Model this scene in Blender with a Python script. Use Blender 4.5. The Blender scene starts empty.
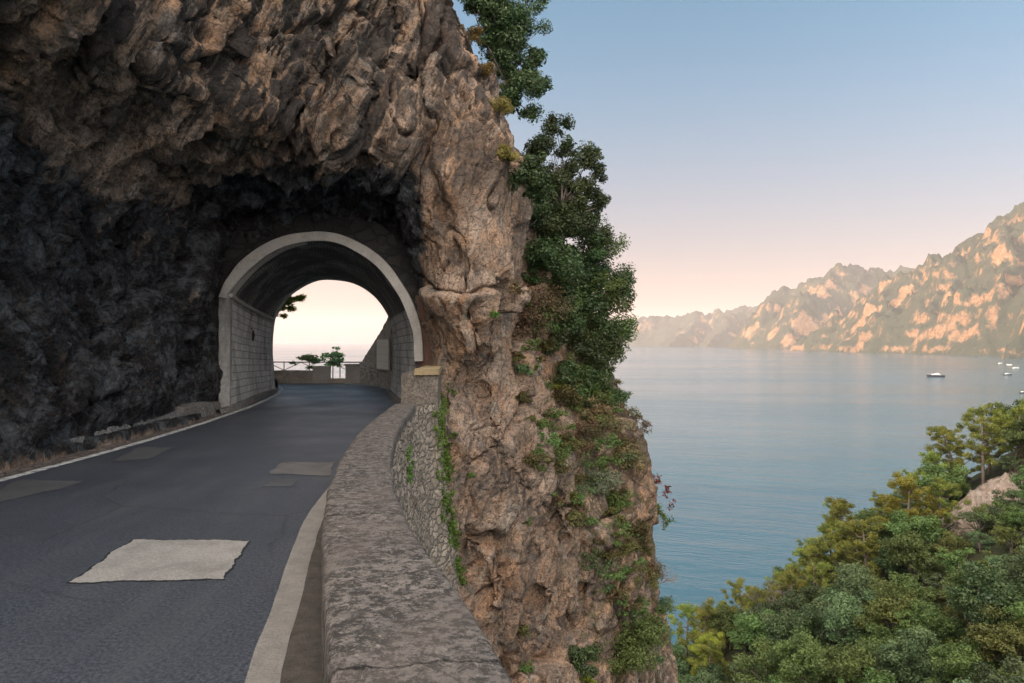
import bpy, bmesh, math, random
import numpy as np
from mathutils import Vector, Matrix
from mathutils.bvhtree import BVHTree

random.seed(7)
RNG = np.random.default_rng(11)
scene = bpy.context.scene
COL = scene.collection
F = 683.0            # focal length in pixels (24 mm on a 36 mm sensor at 1024 px)
CAMZ = 2.4
HZ = 341.5
SEA_Z = -60.0
GLOW = 1.75
SUN_EL, SUN_AZ = math.radians(12), math.radians(274)   # azimuth clockwise from +Y

def W(px, py, Y):
    """world point seen at a picture position at depth Y"""
    return Vector(((px - 512) / F * Y, Y, CAMZ + (HZ - py) / F * Y))

# ------------------------------------------------------------------ noise
_perm = np.random.default_rng(5).permutation(256).astype(np.int32)
_perm = np.concatenate([_perm, _perm, _perm])
_g = np.random.default_rng(6).normal(size=(256, 3)).astype(np.float32)
_g /= np.linalg.norm(_g, axis=1)[:, None]

def perlin(p):
    p = np.asarray(p, dtype=np.float32)
    i = np.floor(p).astype(np.int32)
    f = p - i
    u = f * f * f * (f * (f * 6 - 15) + 10)
    i &= 255
    out = None
    res = []
    for dx in (0, 1):
        a = _perm[i[:, 0] + dx]
        for dy in (0, 1):
            b = _perm[(a + i[:, 1] + dy) & 511]
            for dz in (0, 1):
                h = _perm[(b + i[:, 2] + dz) & 511]
                g = _g[h]
                res.append(g[:, 0] * (f[:, 0] - dx) + g[:, 1] * (f[:, 1] - dy) + g[:, 2] * (f[:, 2] - dz))
    x, y, z = u[:, 0], u[:, 1], u[:, 2]
    l = lambda a, b, t: a + (b - a) * t
    return 1.6 * l(l(l(res[0], res[1], z), l(res[2], res[3], z), y), l(l(res[4], res[5], z), l(res[6], res[7], z), y), x)

def fbm(p, oct=4, gain=.5):
    s = 0; a = 1
    for k in range(oct):
        s = s + a * perlin(p * 2.03 ** k + 17.3 * k); a *= gain
    return s

def ridged(p, oct=4, gain=.5):
    s = 0; a = 1
    for k in range(oct):
        s = s + a * (1 - 2 * np.abs(perlin(p * 2.07 ** k + 31.7 * k))); a *= gain
    return s

def worley(p, facet=False):
    """F1, F2 distances to jittered cell points; with facet, also a tilted plane per cell"""
    p = np.asarray(p, np.float32); i = np.floor(p).astype(np.int32)
    f1 = np.full(len(p), 9., np.float32); f2 = f1.copy(); hb = np.zeros(len(p), np.int32); qb = np.zeros_like(p)
    for dx in (-1, 0, 1):
        ha = _perm[(i[:, 0] + dx) & 255]
        for dy in (-1, 0, 1):
            hc = _perm[(ha + i[:, 1] + dy) & 255]
            for dz in (-1, 0, 1):
                h = _perm[(hc + i[:, 2] + dz) & 255]
                r = p - i - (np.array([dx, dy, dz], np.float32) + .5 + .5 * _g[h])
                d = np.einsum('ij,ij->i', r, r)
                nw = d < f1
                f2 = np.where(nw, f1, np.minimum(f2, d)); f1 = np.where(nw, d, f1)
                if facet: hb[nw] = h[nw]; qb[nw] = r[nw]
    f1, f2 = np.sqrt(f1), np.sqrt(f2)
    if not facet: return f1, f2
    return f1, f2, np.einsum('ij,ij->i', qb, _g[(hb * 7 + 13) & 255]) + .5 * _g[(hb * 3 + 5) & 255, 0]

def sstep(a, b, x):
    t = np.clip((x - a) / (b - a), 0, 1)
    return t * t * (3 - 2 * t)

# ------------------------------------------------------------------ object helpers
def mesh_np(name, verts, faces, mat=None, smooth=False, uv=None):
    """faces: (n,3) or (n,4) int array"""
    me = bpy.data.meshes.new(name)
    verts = np.asarray(verts, np.float32); faces = np.asarray(faces, np.int32)
    k = faces.shape[1]
    me.vertices.add(len(verts)); me.vertices.foreach_set('co', verts.ravel())
    me.loops.add(faces.size); me.loops.foreach_set('vertex_index', faces.ravel())
    me.polygons.add(len(faces)); me.polygons.foreach_set('loop_start', np.arange(0, faces.size, k, dtype=np.int32))
    me.polygons.foreach_set('use_smooth', np.full(len(faces), smooth))
    if uv is not None:
        l = me.uv_layers.new(name='UVMap'); l.data.foreach_set('uv', np.asarray(uv, np.float32)[faces.ravel()].ravel())
    me.update(calc_edges=True)
    if mat: me.materials.append(mat)
    return me

def add(name, me, parent=None, loc=None, **props):
    o = bpy.data.objects.new(name, me); COL.objects.link(o)
    if parent: o.parent = parent
    if loc is not None: o.location = loc
    for k, v in props.items(): o[k] = v
    return o

def thing(name, label, cat, loc=(0, 0, 0), rz=0, group=None):
    o = bpy.data.objects.new(name, None); COL.objects.link(o)
    o.location = loc; o.rotation_euler = (0, 0, rz); o.empty_display_size = .2
    o['label'] = label; o['category'] = cat
    if group: o['group'] = group
    return o

def tag(o, label, cat, group=None):
    o['label'] = label; o['category'] = cat
    if group: o['group'] = group
    return o

def grid_faces(nu, nv, closed_u=False):
    i = np.arange(nu if closed_u else nu - 1); j = np.arange(nv - 1)
    I, J = np.meshgrid(i, j, indexing='ij'); I = I.ravel(); J = J.ravel()
    I2 = (I + 1) % nu
    return np.stack([I * nv + J, I2 * nv + J, I2 * nv + J + 1, I * nv + J + 1], 1)

class MB:
    """collects boxes and tubes into one mesh"""
    def __init__(s): s.v = []; s.f = []; s.n = 0
    def raw(s, v, f):
        v = np.asarray(v, float); s.v.append(v); s.f += [tuple(int(a) + s.n for a in q) for q in f]; s.n += len(v); return s
    def box(s, c, d, rz=0, tilt=None):
        sx, sy, sz = d[0] / 2, d[1] / 2, d[2] / 2
        v = np.array([[x, y, z] for x in (-sx, sx) for y in (-sy, sy) for z in (-sz, sz)])
        M = Matrix.Rotation(rz, 3, 'Z')
        if tilt is not None: M = M @ tilt
        v = v @ np.array(M).T + np.array(c)
        return s.raw(v, [(0, 1, 3, 2), (4, 6, 7, 5), (0, 4, 5, 1), (2, 3, 7, 6), (0, 2, 6, 4), (1, 5, 7, 3)])
    def tube(s, pts, rad, n=8):
        pts = [Vector(p) for p in pts]; V = []; up = Vector((0, 0, 1))
        for i, p in enumerate(pts):
            t = (pts[min(i + 1, len(pts) - 1)] - pts[max(i - 1, 0)]).normalized()
            a = t.cross(up if abs(t.z) < .9 else Vector((1, 0, 0))).normalized(); b = t.cross(a)
            r = rad[i] if hasattr(rad, '__len__') else rad
            for k in range(n):
                an = 2 * math.pi * k / n
                V.append(p + a * (r * math.cos(an)) + b * (r * math.sin(an)))
        f = [(i * n + k, i * n + (k + 1) % n, (i + 1) * n + (k + 1) % n, (i + 1) * n + k) for i in range(len(pts) - 1) for k in range(n)]
        f.append(tuple(range(n))[::-1]); f.append(tuple((len(pts) - 1) * n + k for k in range(n)))
        return s.raw([tuple(v) for v in V], f)
    def mesh(s, name, mat, smooth=False, bevel=0):
        me = bpy.data.meshes.new(name)
        me.from_pydata(np.concatenate(s.v).tolist(), [], s.f)
        if bevel:
            bm = bmesh.new(); bm.from_mesh(me)
            bmesh.ops.bevel(bm, geom=bm.edges[:], offset=bevel, segments=2, affect='EDGES', profile=.6)
            bm.to_mesh(me); bm.free()
        me.materials.append(mat)
        if smooth: me.polygons.foreach_set('use_smooth', [True] * len(me.polygons))
        me.update()
        return me

# ------------------------------------------------------------------ material helpers
class NT:
    def __init__(s, name):
        s.m = bpy.data.materials.new(name); s.m.use_nodes = True
        s.t = s.m.node_tree; s.t.nodes.clear()
        s.out = s.n('ShaderNodeOutputMaterial')
    def n(s, kind, **kw):
        nd = s.t.nodes.new(kind)
        for k, v in kw.items(): setattr(nd, k, v)
        return nd
    def l(s, a, b): s.t.links.new(a, b)
    def set(s, sock, v):
        if isinstance(v, bpy.types.NodeSocket): s.l(v, sock)
        else: sock.default_value = v
    def coord(s, scale=(1, 1, 1), rot=(0, 0, 0), kind='Object'):
        tc = s.n('ShaderNodeTexCoord'); mp = s.n('ShaderNodeMapping')
        mp.inputs['Scale'].default_value = scale; mp.inputs['Rotation'].default_value = rot
        s.l(tc.outputs[kind], mp.inputs['Vector']); return mp.outputs[0]
    def world(s, scale=(1, 1, 1), rot=(0, 0, 0)):
        g = s.n('ShaderNodeNewGeometry'); mp = s.n('ShaderNodeMapping')
        mp.inputs['Scale'].default_value = scale; mp.inputs['Rotation'].default_value = rot
        s.l(g.outputs['Position'], mp.inputs['Vector']); return mp.outputs[0]
    def streak(s, st=.12, th=-.46, xy=1):
        """coordinates stretched along the leaning axis of the flutes"""
        a = s.world((1, 1, 1), (.12, th, 0)); mp = s.n('ShaderNodeMapping'); mp.inputs['Scale'].default_value = (xy, xy, st)
        s.l(a, mp.inputs['Vector']); return mp.outputs[0]
    def noise(s, vec, scale, detail=6, rough=.6, dist=0, out=0):
        n = s.n('ShaderNodeTexNoise'); s.l(vec, n.inputs['Vector'])
        n.inputs['Scale'].default_value = scale; n.inputs['Detail'].default_value = detail
        n.inputs['Roughness'].default_value = rough; n.inputs['Distortion'].default_value = dist
        return n.outputs[out]
    def voro(s, vec, scale, feature='F1', out='Distance', rand=1):
        n = s.n('ShaderNodeTexVoronoi'); n.feature = feature; s.l(vec, n.inputs['Vector'])
        n.inputs['Scale'].default_value = scale; n.inputs['Randomness'].default_value = rand
        return n.outputs[out]
    def ramp(s, fac, stops, interp='LINEAR'):
        r = s.n('ShaderNodeValToRGB'); r.color_ramp.interpolation = interp
        e = r.color_ramp.elements
        while len(e) < len(stops): e.new(.5)
        for q, (p, c) in zip(e, stops):
            q.position = p
            q.color = (c, c, c, 1) if isinstance(c, (int, float)) else (*c, 1)
        s.l(fac, r.inputs[0]); return r.outputs[0]
    def mix(s, fac, a, b, mode='MIX'):
        m = s.n('ShaderNodeMix', data_type='RGBA', blend_type=mode)
        s.set(m.inputs[0], fac)
        for k, v in ((6, a), (7, b)):
            if isinstance(v, tuple): v = (*v, 1) if len(v) == 3 else v
            s.set(m.inputs[k], v)
        return m.outputs[2]
    def math(s, op, a, b=0, c=0):
        m = s.n('ShaderNodeMath', operation=op)
        s.set(m.inputs[0], a); s.set(m.inputs[1], b); s.set(m.inputs[2], c); return m.outputs[0]
    def attr(s, name, out='Fac'):
        a = s.n('ShaderNodeAttribute'); a.attribute_name = name; return a.outputs[out]
    def bump(s, h, strength=.5, dist=.1, normal=None):
        b = s.n('ShaderNodeBump'); b.inputs['Strength'].default_value = strength; b.inputs['Distance'].default_value = dist
        s.l(h, b.inputs['Height'])
        if normal is not None: s.l(normal, b.inputs['Normal'])
        return b.outputs[0]
    def pbr(s, color, rough=.8, normal=None, spec=.3, **kw):
        p = s.n('ShaderNodeBsdfPrincipled')
        if isinstance(color, tuple): color = (*color, 1)
        s.set(p.inputs['Base Color'], color); s.set(p.inputs['Roughness'], rough)
        p.inputs['Specular IOR Level'].default_value = spec
        for k, v in kw.items(): s.set(p.inputs[k], v)
        if normal is not None: s.l(normal, p.inputs['Normal'])
        s.l(p.outputs[0], s.out.inputs[0]); return s.m

def simple(name, c, rough=.7, var=.25, scale=6, bump=.2):
    t = NT(name); v = t.coord(); n = t.noise(v, scale)
    col = t.mix(n, tuple(x * (1 - var) for x in c), tuple(min(1, x * (1 + var)) for x in c))
    return t.pbr(col, rough, t.bump(t.noise(v, scale * 5), bump, .02))

def m_rock():
    t = NT('cliff_rock'); p = t.world()
    warp = t.noise(p, .5, 4, .6, 0, 1)
    big = t.noise(p, .22, 5, .6)
    mid = t.noise(p, 1.3, 8, .68, .6)
    fine = t.noise(p, 7, 10, .72)
    tan = t.mix(t.ramp(big, [(.38, 0), (.6, 1)]), (.60, .40, .27), (.60, .335, .18))
    c = t.mix(t.ramp(mid, [(.36, 0), (.62, 1)]), (.27, .225, .185), tan)
    c = t.mix(t.math('MULTIPLY', t.ramp(t.noise(p, .42, 7, .62, .4), [(.50, 0), (.58, .8)]), t.math('SUBTRACT', 1.0, t.attr('stain'))), c, (.66, .49, .37))
    # pale calcite crusts
    c = t.mix(t.ramp(t.noise(t.streak(.10), 1.7, 9, .72, .5), [(.57, 0), (.63, .8)]), c, (.60, .51, .42))
    # dark mineral and algae streaks running down the face along its flutes
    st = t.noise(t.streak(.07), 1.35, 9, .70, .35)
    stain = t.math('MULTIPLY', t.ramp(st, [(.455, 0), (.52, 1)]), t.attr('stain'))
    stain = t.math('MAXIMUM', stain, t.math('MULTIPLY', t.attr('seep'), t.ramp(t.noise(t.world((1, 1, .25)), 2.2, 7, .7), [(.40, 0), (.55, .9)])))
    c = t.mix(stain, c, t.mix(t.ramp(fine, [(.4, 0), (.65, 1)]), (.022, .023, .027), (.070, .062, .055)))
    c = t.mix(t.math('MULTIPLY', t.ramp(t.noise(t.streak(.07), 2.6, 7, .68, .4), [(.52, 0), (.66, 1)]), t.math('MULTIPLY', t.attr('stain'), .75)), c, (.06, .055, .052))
    # dark algae on the road-cut wall, plus shade painted into the portal hollow
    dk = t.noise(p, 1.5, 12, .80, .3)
    alg_shade = t.mix(t.ramp(dk, [(.47, 0), (.60, 1)]), (.010, .013, .016), (.13, .147, .16))
    alg_shade = t.mix(t.ramp(t.noise(t.world((1, 1, .35)), .8, 8, .7, .6), [(.60, 0), (.72, .75)]), alg_shade, (.20, .155, .12))
    dark_mask = t.math('ADD', t.attr('algae_shade'), t.math('MULTIPLY', t.math('ADD', t.math('SUBTRACT', mid, .5), t.math('MULTIPLY', t.math('SUBTRACT', big, .5), 1.2)), 1.5))
    c = t.mix(t.ramp(dark_mask, [(.35, 0), (.62, 1)]), c, alg_shade)
    # moss / grass tint on ledges
    c = t.mix(t.math('MULTIPLY', t.ramp(t.noise(p, 2.2, 6, .7), [(.5, 0), (.62, .8)]), t.attr('moss')), c, (.085, .095, .03))
    # cracks
    vv = t.n('ShaderNodeMix', data_type='VECTOR'); vv.inputs[0].default_value = .55
    t.l(p, vv.inputs[4]); t.l(warp, vv.inputs[5])
    cr = t.voro(vv.outputs[1], .9, 'DISTANCE_TO_EDGE')
    crk = t.ramp(cr, [(0, 1), (.014, 0)])
    crk = t.math('MULTIPLY', crk, t.ramp(big, [(.52, 0), (.62, 1)]))
    c = t.mix(t.math('MULTIPLY', crk, .6), c, (.05, .04, .035))
    c = t.mix(t.math('MULTIPLY', t.ramp(fine, [(.36, 1), (.5, 0)]), .75), c, (.065, .05, .04))
    c = t.mix(t.math('MULTIPLY', t.ramp(t.noise(p, 18, 8, .75), [(.40, 1), (.5, 0)]), .6), c, (.07, .055, .045))
    pit = t.voro(p, 3.1, 'F1')
    h = t.math('ADD', t.math('MULTIPLY', fine, 1.0), t.math('MULTIPLY', mid, 1.4))
    wv = t.n('ShaderNodeMix', data_type='VECTOR'); wv.inputs[0].default_value = .16
    t.l(t.streak(.5), wv.inputs[4]); t.l(t.noise(p, 2.2, 5, .65, 0, 1), wv.inputs[5])
    fr = t.voro(wv.outputs[1], 3.4, 'DISTANCE_TO_EDGE'); fr2 = t.voro(wv.outputs[1], 8.5, 'DISTANCE_TO_EDGE')
    h = t.math('ADD', h, t.math('MULTIPLY', t.ramp(fr, [(0, 0), (.07, 1)]), .30))
    h = t.math('ADD', h, t.math('MULTIPLY', t.ramp(fr2, [(0, 0), (.10, 1)]), .12))
    c = t.mix(t.math('MULTIPLY', t.math('MULTIPLY', t.ramp(fr, [(0, 1), (.022, 0)]), t.ramp(t.noise(p, .7, 4, .6), [(.46, 0), (.56, 1)])), .75), c, (.045, .036, .03))
    h = t.math('ADD', h, t.math('MULTIPLY', t.ramp(pit, [(0, 0), (.35, 1)]), .25))
    h = t.math('ADD', h, t.math('MULTIPLY', crk, -.4))
    h = t.math('ADD', h, t.math('MULTIPLY', t.noise(p, 26, 6, .75), .38))
    return t.pbr(c, .9, t.bump(h, 1, .14), .2)

def m_asphalt():
    t = NT('asphalt'); p = t.world()
    a = t.noise(p, 30, 5, .85); b = t.noise(p, .45, 5, .6); c_ = t.noise(t.world((1, .18, 1), (0, 0, .12)), 1.2, 5, .6)
    c = t.mix(t.ramp(a, [(.40, 0), (.62, 1)]), (.008, .011, .017), (.092, .104, .126))
    c = t.mix(t.math('MULTIPLY', t.ramp(b, [(.35, 0), (.65, 1)]), .5), c, (.036, .040, .047))
    c = t.mix(t.math('MULTIPLY', t.ramp(c_, [(.5, 0), (.68, 1)]), .45), c, (.075, .078, .082))
    vv = t.n('ShaderNodeMix', data_type='VECTOR'); vv.inputs[0].default_value = .25
    t.l(p, vv.inputs[4]); t.l(t.noise(p, 1.5, 4, .6, 0, 1), vv.inputs[5])
    cr = t.voro(vv.outputs[1], .34, 'DISTANCE_TO_EDGE')
    crk = t.math('MULTIPLY', t.ramp(cr, [(0, 1), (.008, 0)]), t.ramp(t.noise(p, .3, 2), [(.46, 0), (.52, 1)]))
    c = t.mix(t.math('MULTIPLY', crk, .35), c, (.012, .012, .013))
    r = t.ramp(t.noise(p, .5, 4), [(.3, .44), (.7, .62)])
    return t.pbr(c, r, t.bump(t.math('ADD', a, t.math('MULTIPLY', crk, -.6)), .55, .012), .45)

def m_concrete(name, c1, c2, spots=None, scale=3, joints=False):
    t = NT(name); p = t.world()
    n = t.noise(p, scale, 8, .7); n2 = t.noise(p, scale * 9, 6, .7)
    c = t.mix(t.ramp(n, [(.35, 0), (.65, 1)]), c1, c2)
    if joints:
        uv = t.n('ShaderNodeTexCoord'); su = t.n('ShaderNodeSeparateXYZ'); t.l(uv.outputs['UV'], su.inputs[0])
        jx = t.math('ADD', t.math('MULTIPLY', su.outputs[0], .31), t.math('MULTIPLY', t.noise(p, 2.2, 6, .7), .12))
        jd = t.math('ABSOLUTE', t.math('SUBTRACT', t.math('FRACT', jx), .5))
        jn = t.ramp(jd, [(.0, 1), (.006, 0)])
    if spots:
        sp = t.noise(p, 12, 12, .85, .15)
        c = t.mix(t.ramp(sp, [(.475, 0), (.52, .95)]), c, spots)
        c = t.mix(t.ramp(t.noise(p, 14, 6, .7), [(.60, 0), (.68, .75)]), c, tuple(min(.8, x * 1.6) for x in c1))
        c = t.mix(t.math('MULTIPLY', t.ramp(t.noise(p, 1.1, 4, .6), [(.45, 0), (.65, 1)]), .5), c, (.14, .115, .10))
    c = t.mix(t.math('MULTIPLY', t.ramp(n2, [(.3, 1), (.5, 0)]), .5), c, tuple(x * .4 for x in c1))
    h = t.math('ADD', n2, t.math('MULTIPLY', n, .6))
    if joints:
        c = t.mix(t.math('MULTIPLY', jn, .85), c, (.03, .027, .025)); h = t.math('ADD', h, t.math('MULTIPLY', jn, -1.0))
    return t.pbr(c, .9, t.bump(h, .8, .03), .2)

def m_rubble(name, c1, c2, mortar, scale=3.2):
    t = NT(name); p = t.world()
    vv = t.n('ShaderNodeMix', data_type='VECTOR'); vv.inputs[0].default_value = .20
    t.l(t.world((1, 1, 1.5)), vv.inputs[4]); t.l(t.noise(p, 3, 3, .6, 0, 1), vv.inputs[5])
    e = t.voro(vv.outputs[1], scale, 'DISTANCE_TO_EDGE'); cid = t.voro(vv.outputs[1], scale, 'F1', 'Color')
    sx = t.n('ShaderNodeSeparateColor'); t.l(cid, sx.inputs[0])
    c = t.mix(sx.outputs[0], c1, c2)
    c = t.mix(t.math('MULTIPLY', t.ramp(t.noise(p, 14, 7, .7), [(.35, 1), (.6, 0)]), .6), c, tuple(x * .4 for x in c1))
    c = t.mix(t.ramp(e, [(.02, 1), (.09, 0)]), c, mortar)
    c = t.mix(t.ramp(t.noise(p, .9, 6, .7), [(.55, 0), (.7, .6)]), c, (.05, .05, .045))
    h = t.math('ADD', t.ramp(e, [(0, 0), (.16, 1)]), t.math('MULTIPLY', t.noise(p, 12, 6, .7), .5))
    return t.pbr(c, .92, t.bump(h, .9, .05), .2)

def m_blocks(name, c1, c2, mortar, w, h, kind='UV', stain=(.035, .036, .04), st=(.45, .62), mort=.02):
    t = NT(name); tc = t.n('ShaderNodeTexCoord'); p = t.world()
    mv = t.n('ShaderNodeMix', data_type='VECTOR'); mv.inputs[0].default_value = .035
    t.l(tc.outputs[kind], mv.inputs[4]); t.l(t.noise(p, 2.5, 4, .6, 0, 1), mv.inputs[5])
    b = t.n('ShaderNodeTexBrick'); t.l(mv.outputs[1], b.inputs['Vector'])
    b.inputs['Color1'].default_value = (*c1, 1); b.inputs['Color2'].default_value = (*c2, 1); b.inputs['Mortar'].default_value = (*mortar, 1)
    b.inputs['Scale'].default_value = 1; b.inputs['Brick Width'].default_value = w; b.inputs['Row Height'].default_value = h
    b.inputs['Mortar Size'].default_value = mort; b.inputs['Mortar Smooth'].default_value = .5; b.inputs['Bias'].default_value = -.1
    c = b.outputs[0]
    c = t.mix(t.math('MULTIPLY', t.ramp(t.noise(p, 9, 7, .7), [(.35, 1), (.6, 0)]), .6), c, tuple(x * .45 for x in c1))
    c = t.mix(t.math('MULTIPLY', t.ramp(t.noise(t.world((1, 1, .4)), .7, 6, .7, .5), [(st[0], 0), (st[1], 1)]), .75), c, stain)
    hgt = t.math('ADD', t.math('MULTIPLY', b.outputs[1], -1), t.math('MULTIPLY', t.noise(p, 14, 6, .7), .5))
    return t.pbr(c, .85, t.bump(hgt, .8, .03), .25)

def m_leaf(name, dark, light, hue2=None, trans=.35, rough=.55, spread=1.0):
    """foliage: each leaf has its own tint, each clump and plant a little"""
    t = NT(name); p = t.coord()
    tint = t.attr('tint'); oi = t.n('ShaderNodeObjectInfo')
    c = t.mix(t.ramp(tint, [(.1, 0), (.9, 1)]), dark, light)
    if hue2: c = t.mix(t.ramp(t.noise(p, 1.1, 3, .6), [(.45, 0), (.66, .85)]), c, hue2)
    hs = t.n('ShaderNodeHueSaturation'); t.l(c, hs.inputs['Color'])
    t.l(t.math('MULTIPLY_ADD', oi.outputs['Random'], .05 * spread, .5 - .025 * spread), hs.inputs['Hue'])
    t.l(t.math('MULTIPLY_ADD', oi.outputs['Random'], .5 * spread, 1 - .22 * spread), hs.inputs['Value'])
    d = t.n('ShaderNodeBsdfPrincipled'); t.l(hs.outputs[0], d.inputs['Base Color']); d.inputs['Roughness'].default_value = rough
    d.inputs['Specular IOR Level'].default_value = .3
    tr = t.n('ShaderNodeBsdfTranslucent'); t.l(hs.outputs[0], tr.inputs[0])
    mx = t.n('ShaderNodeMixShader'); mx.inputs[0].default_value = trans
    t.l(d.outputs[0], mx.inputs[1]); t.l(tr.outputs[0], mx.inputs[2]); t.l(mx.outputs[0], t.out.inputs[0])
    return t.m

def m_bark(name, c):
    t = NT(name); p = t.coord((1, 1, .25)); n = t.noise(p, 9, 6, .7)
    return t.pbr(t.mix(n, tuple(x * .5 for x in c), tuple(x * 1.5 for x in c)), .95, t.bump(n, .7, .03), .1)

# ------------------------------------------------------------------ camera, world, sun
cam = bpy.data.objects.new('camera', bpy.data.cameras.new('camera')); COL.objects.link(cam)
cam.location = (0, 0, CAMZ); cam.rotation_euler = (math.radians(90), 0, 0)
cam.data.sensor_width = 36; cam.data.lens = 24.01
cam.data.clip_start = .1; cam.data.clip_end = 90000
scene.camera = cam

world = bpy.data.worlds.new('World'); scene.world = world; world.use_nodes = True
nt = world.node_tree; nt.nodes.clear()
sky = nt.nodes.new('ShaderNodeTexSky'); sky.sky_type = 'NISHITA'; sky.sun_disc = False
sky.sun_elevation = SUN_EL; sky.sun_rotation = SUN_AZ; sky.altitude = 60
sky.air_density = 1.0; sky.dust_density = 1.2; sky.ozone_density = 1.3
bg = nt.nodes.new('ShaderNodeBackground'); bg.inputs[1].default_value = .085
wo = nt.nodes.new('ShaderNodeOutputWorld')
tone = nt.nodes.new('ShaderNodeMix'); tone.data_type = 'RGBA'; tone.blend_type = 'MULTIPLY'; tone.inputs[0].default_value = 1
nt.links.new(sky.outputs[0], tone.inputs[6]); nt.links.new(tone.outputs[2], bg.inputs[0])
# added warm fill glow in the sky behind the photographer, to brighten the foreground
gd = Vector((math.sin(math.radians(206)) * math.cos(math.radians(38)), math.cos(math.radians(206)) * math.cos(math.radians(38)), math.sin(math.radians(38))))
tc = nt.nodes.new('ShaderNodeTexCoord'); dp = nt.nodes.new('ShaderNodeVectorMath'); dp.operation = 'DOT_PRODUCT'
nt.links.new(tc.outputs['Generated'], dp.inputs[0]); dp.inputs[1].default_value = gd
vr = nt.nodes.new('ShaderNodeMapRange'); vr.interpolation_type = 'SMOOTHERSTEP'
nt.links.new(dp.outputs['Value'], vr.inputs[0]); vr.inputs[1].default_value = .08; vr.inputs[2].default_value = 1.0
bg2 = nt.nodes.new('ShaderNodeBackground'); bg2.inputs[0].default_value = (1.0, .90, .80, 1)
ml = nt.nodes.new('ShaderNodeMath'); ml.operation = 'MULTIPLY'; ml.inputs[1].default_value = GLOW
nt.links.new(vr.outputs[0], ml.inputs[0]); nt.links.new(ml.outputs[0], bg2.inputs[1])
ads = nt.nodes.new('ShaderNodeAddShader'); nt.links.new(bg.outputs[0], ads.inputs[0]); nt.links.new(bg2.outputs[0], ads.inputs[1])
# dusty peach band low over the horizon, fading up into clear blue
sz = nt.nodes.new('ShaderNodeSeparateXYZ'); nt.links.new(tc.outputs['Generated'], sz.inputs[0])
hb = nt.nodes.new('ShaderNodeMapRange'); hb.interpolation_type = 'SMOOTHSTEP'; nt.links.new(sz.outputs[2], hb.inputs[0])
hb.inputs[1].default_value = .46; hb.inputs[2].default_value = -.02; hb.inputs[3].default_value = 0; hb.inputs[4].default_value = 1
bg3 = nt.nodes.new('ShaderNodeBackground'); bg3.inputs[0].default_value = (1, .56, .46, 1)
hm_ = nt.nodes.new('ShaderNodeMath'); hm_.operation = 'MULTIPLY'; hm_.inputs[1].default_value = .11; nt.links.new(hb.outputs[0], hm_.inputs[0]); nt.links.new(hm_.outputs[0], bg3.inputs[1])
tm = nt.nodes.new('ShaderNodeMix'); tm.data_type = 'RGBA'; tm.inputs[6].default_value = (.70, .99, 1.01, 1); tm.inputs[7].default_value = (.53, .385, .40, 1)
nt.links.new(hb.outputs[0], tm.inputs[0]); nt.links.new(tm.outputs[2], tone.inputs[7])
ad2 = nt.nodes.new('ShaderNodeAddShader'); nt.links.new(ads.outputs[0], ad2.inputs[0]); nt.links.new(bg3.outputs[0], ad2.inputs[1])
nt.links.new(ad2.outputs[0], wo.inputs[0])

sd = Vector((math.sin(SUN_AZ) * math.cos(SUN_EL), math.cos(SUN_AZ) * math.cos(SUN_EL), math.sin(SUN_EL)))
sun = bpy.data.objects.new('sun', bpy.data.lights.new('sun', 'SUN')); COL.objects.link(sun)
sun.data.energy = 3.5; sun.data.angle = math.radians(.5); sun.data.color = (1, .63, .37)
sun.rotation_euler = sd.to_track_quat('Z', 'Y').to_euler()

vs = scene.view_settings
vs.view_transform = 'Standard'; vs.look = 'None'; vs.exposure = 1.48; vs.gamma = 1; vs.use_curve_mapping = False


cy = scene.cycles
cy.max_bounces = 5; cy.diffuse_bounces = 3; cy.glossy_bounces = 3; cy.transmission_bounces = 3; cy.volume_bounces = 0; cy.transparent_max_bounces = 4
cy.use_denoising = True
# ------------------------------------------------------------------ the cliff
# solid plan outlines at a ladder of heights; the signed distances are blended in between
WALL_R = [(1.75, -4.0), (1.30, -1.5), (.85, .6), (.42, 2.2), (.0, 3.5), (-.27, 4.4), (-.58, 5.3), (-1.13, 7.0), (-1.66, 9.4), (-2.10, 12.3), (-2.42, 15.7), (-2.62, 18.6)]
WALL_L = [(.85, -4.2), (.42, -1.9), (0, -.1), (-.45, 1.5), (-.91, 3.4), (-1.2, 4.4), (-1.45, 5.2), (-1.98, 7.2), (-2.48, 9.8), (-2.90, 13.0), (-3.12, 16.4), (-3.22, 18.7)]
EMB = [(2.6, -9)] + [(x - .25, y) for x, y in WALL_R]
LEFT = [(-30, -9)]
def cave(wx, nose, b):
    """a level with the road cut out of the rock: wx shifts the inner wall, nose is the rock at the sea side of the portal"""
    return LEFT + [(-10.0 + wx, -9), (-10.0 + wx, 3), (-9.9 + wx, 9), (-9.75 + wx, 13), (-9.85 + wx, 17), (-10.1 + wx * .5, 20.5), (-10.3, 24.3), (-3.3, 24.3)] + nose + b
def ridge(xr, xe):
    return [(xr, 31), (xr + .3, 35.5), (xr - .8, 41), (xe, 41.5), (xe, 36), (-4.6, 32.6), (-11.6, 32.6), (-12.6, 34), (-15.6, 40), (-30, 41)]
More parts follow.
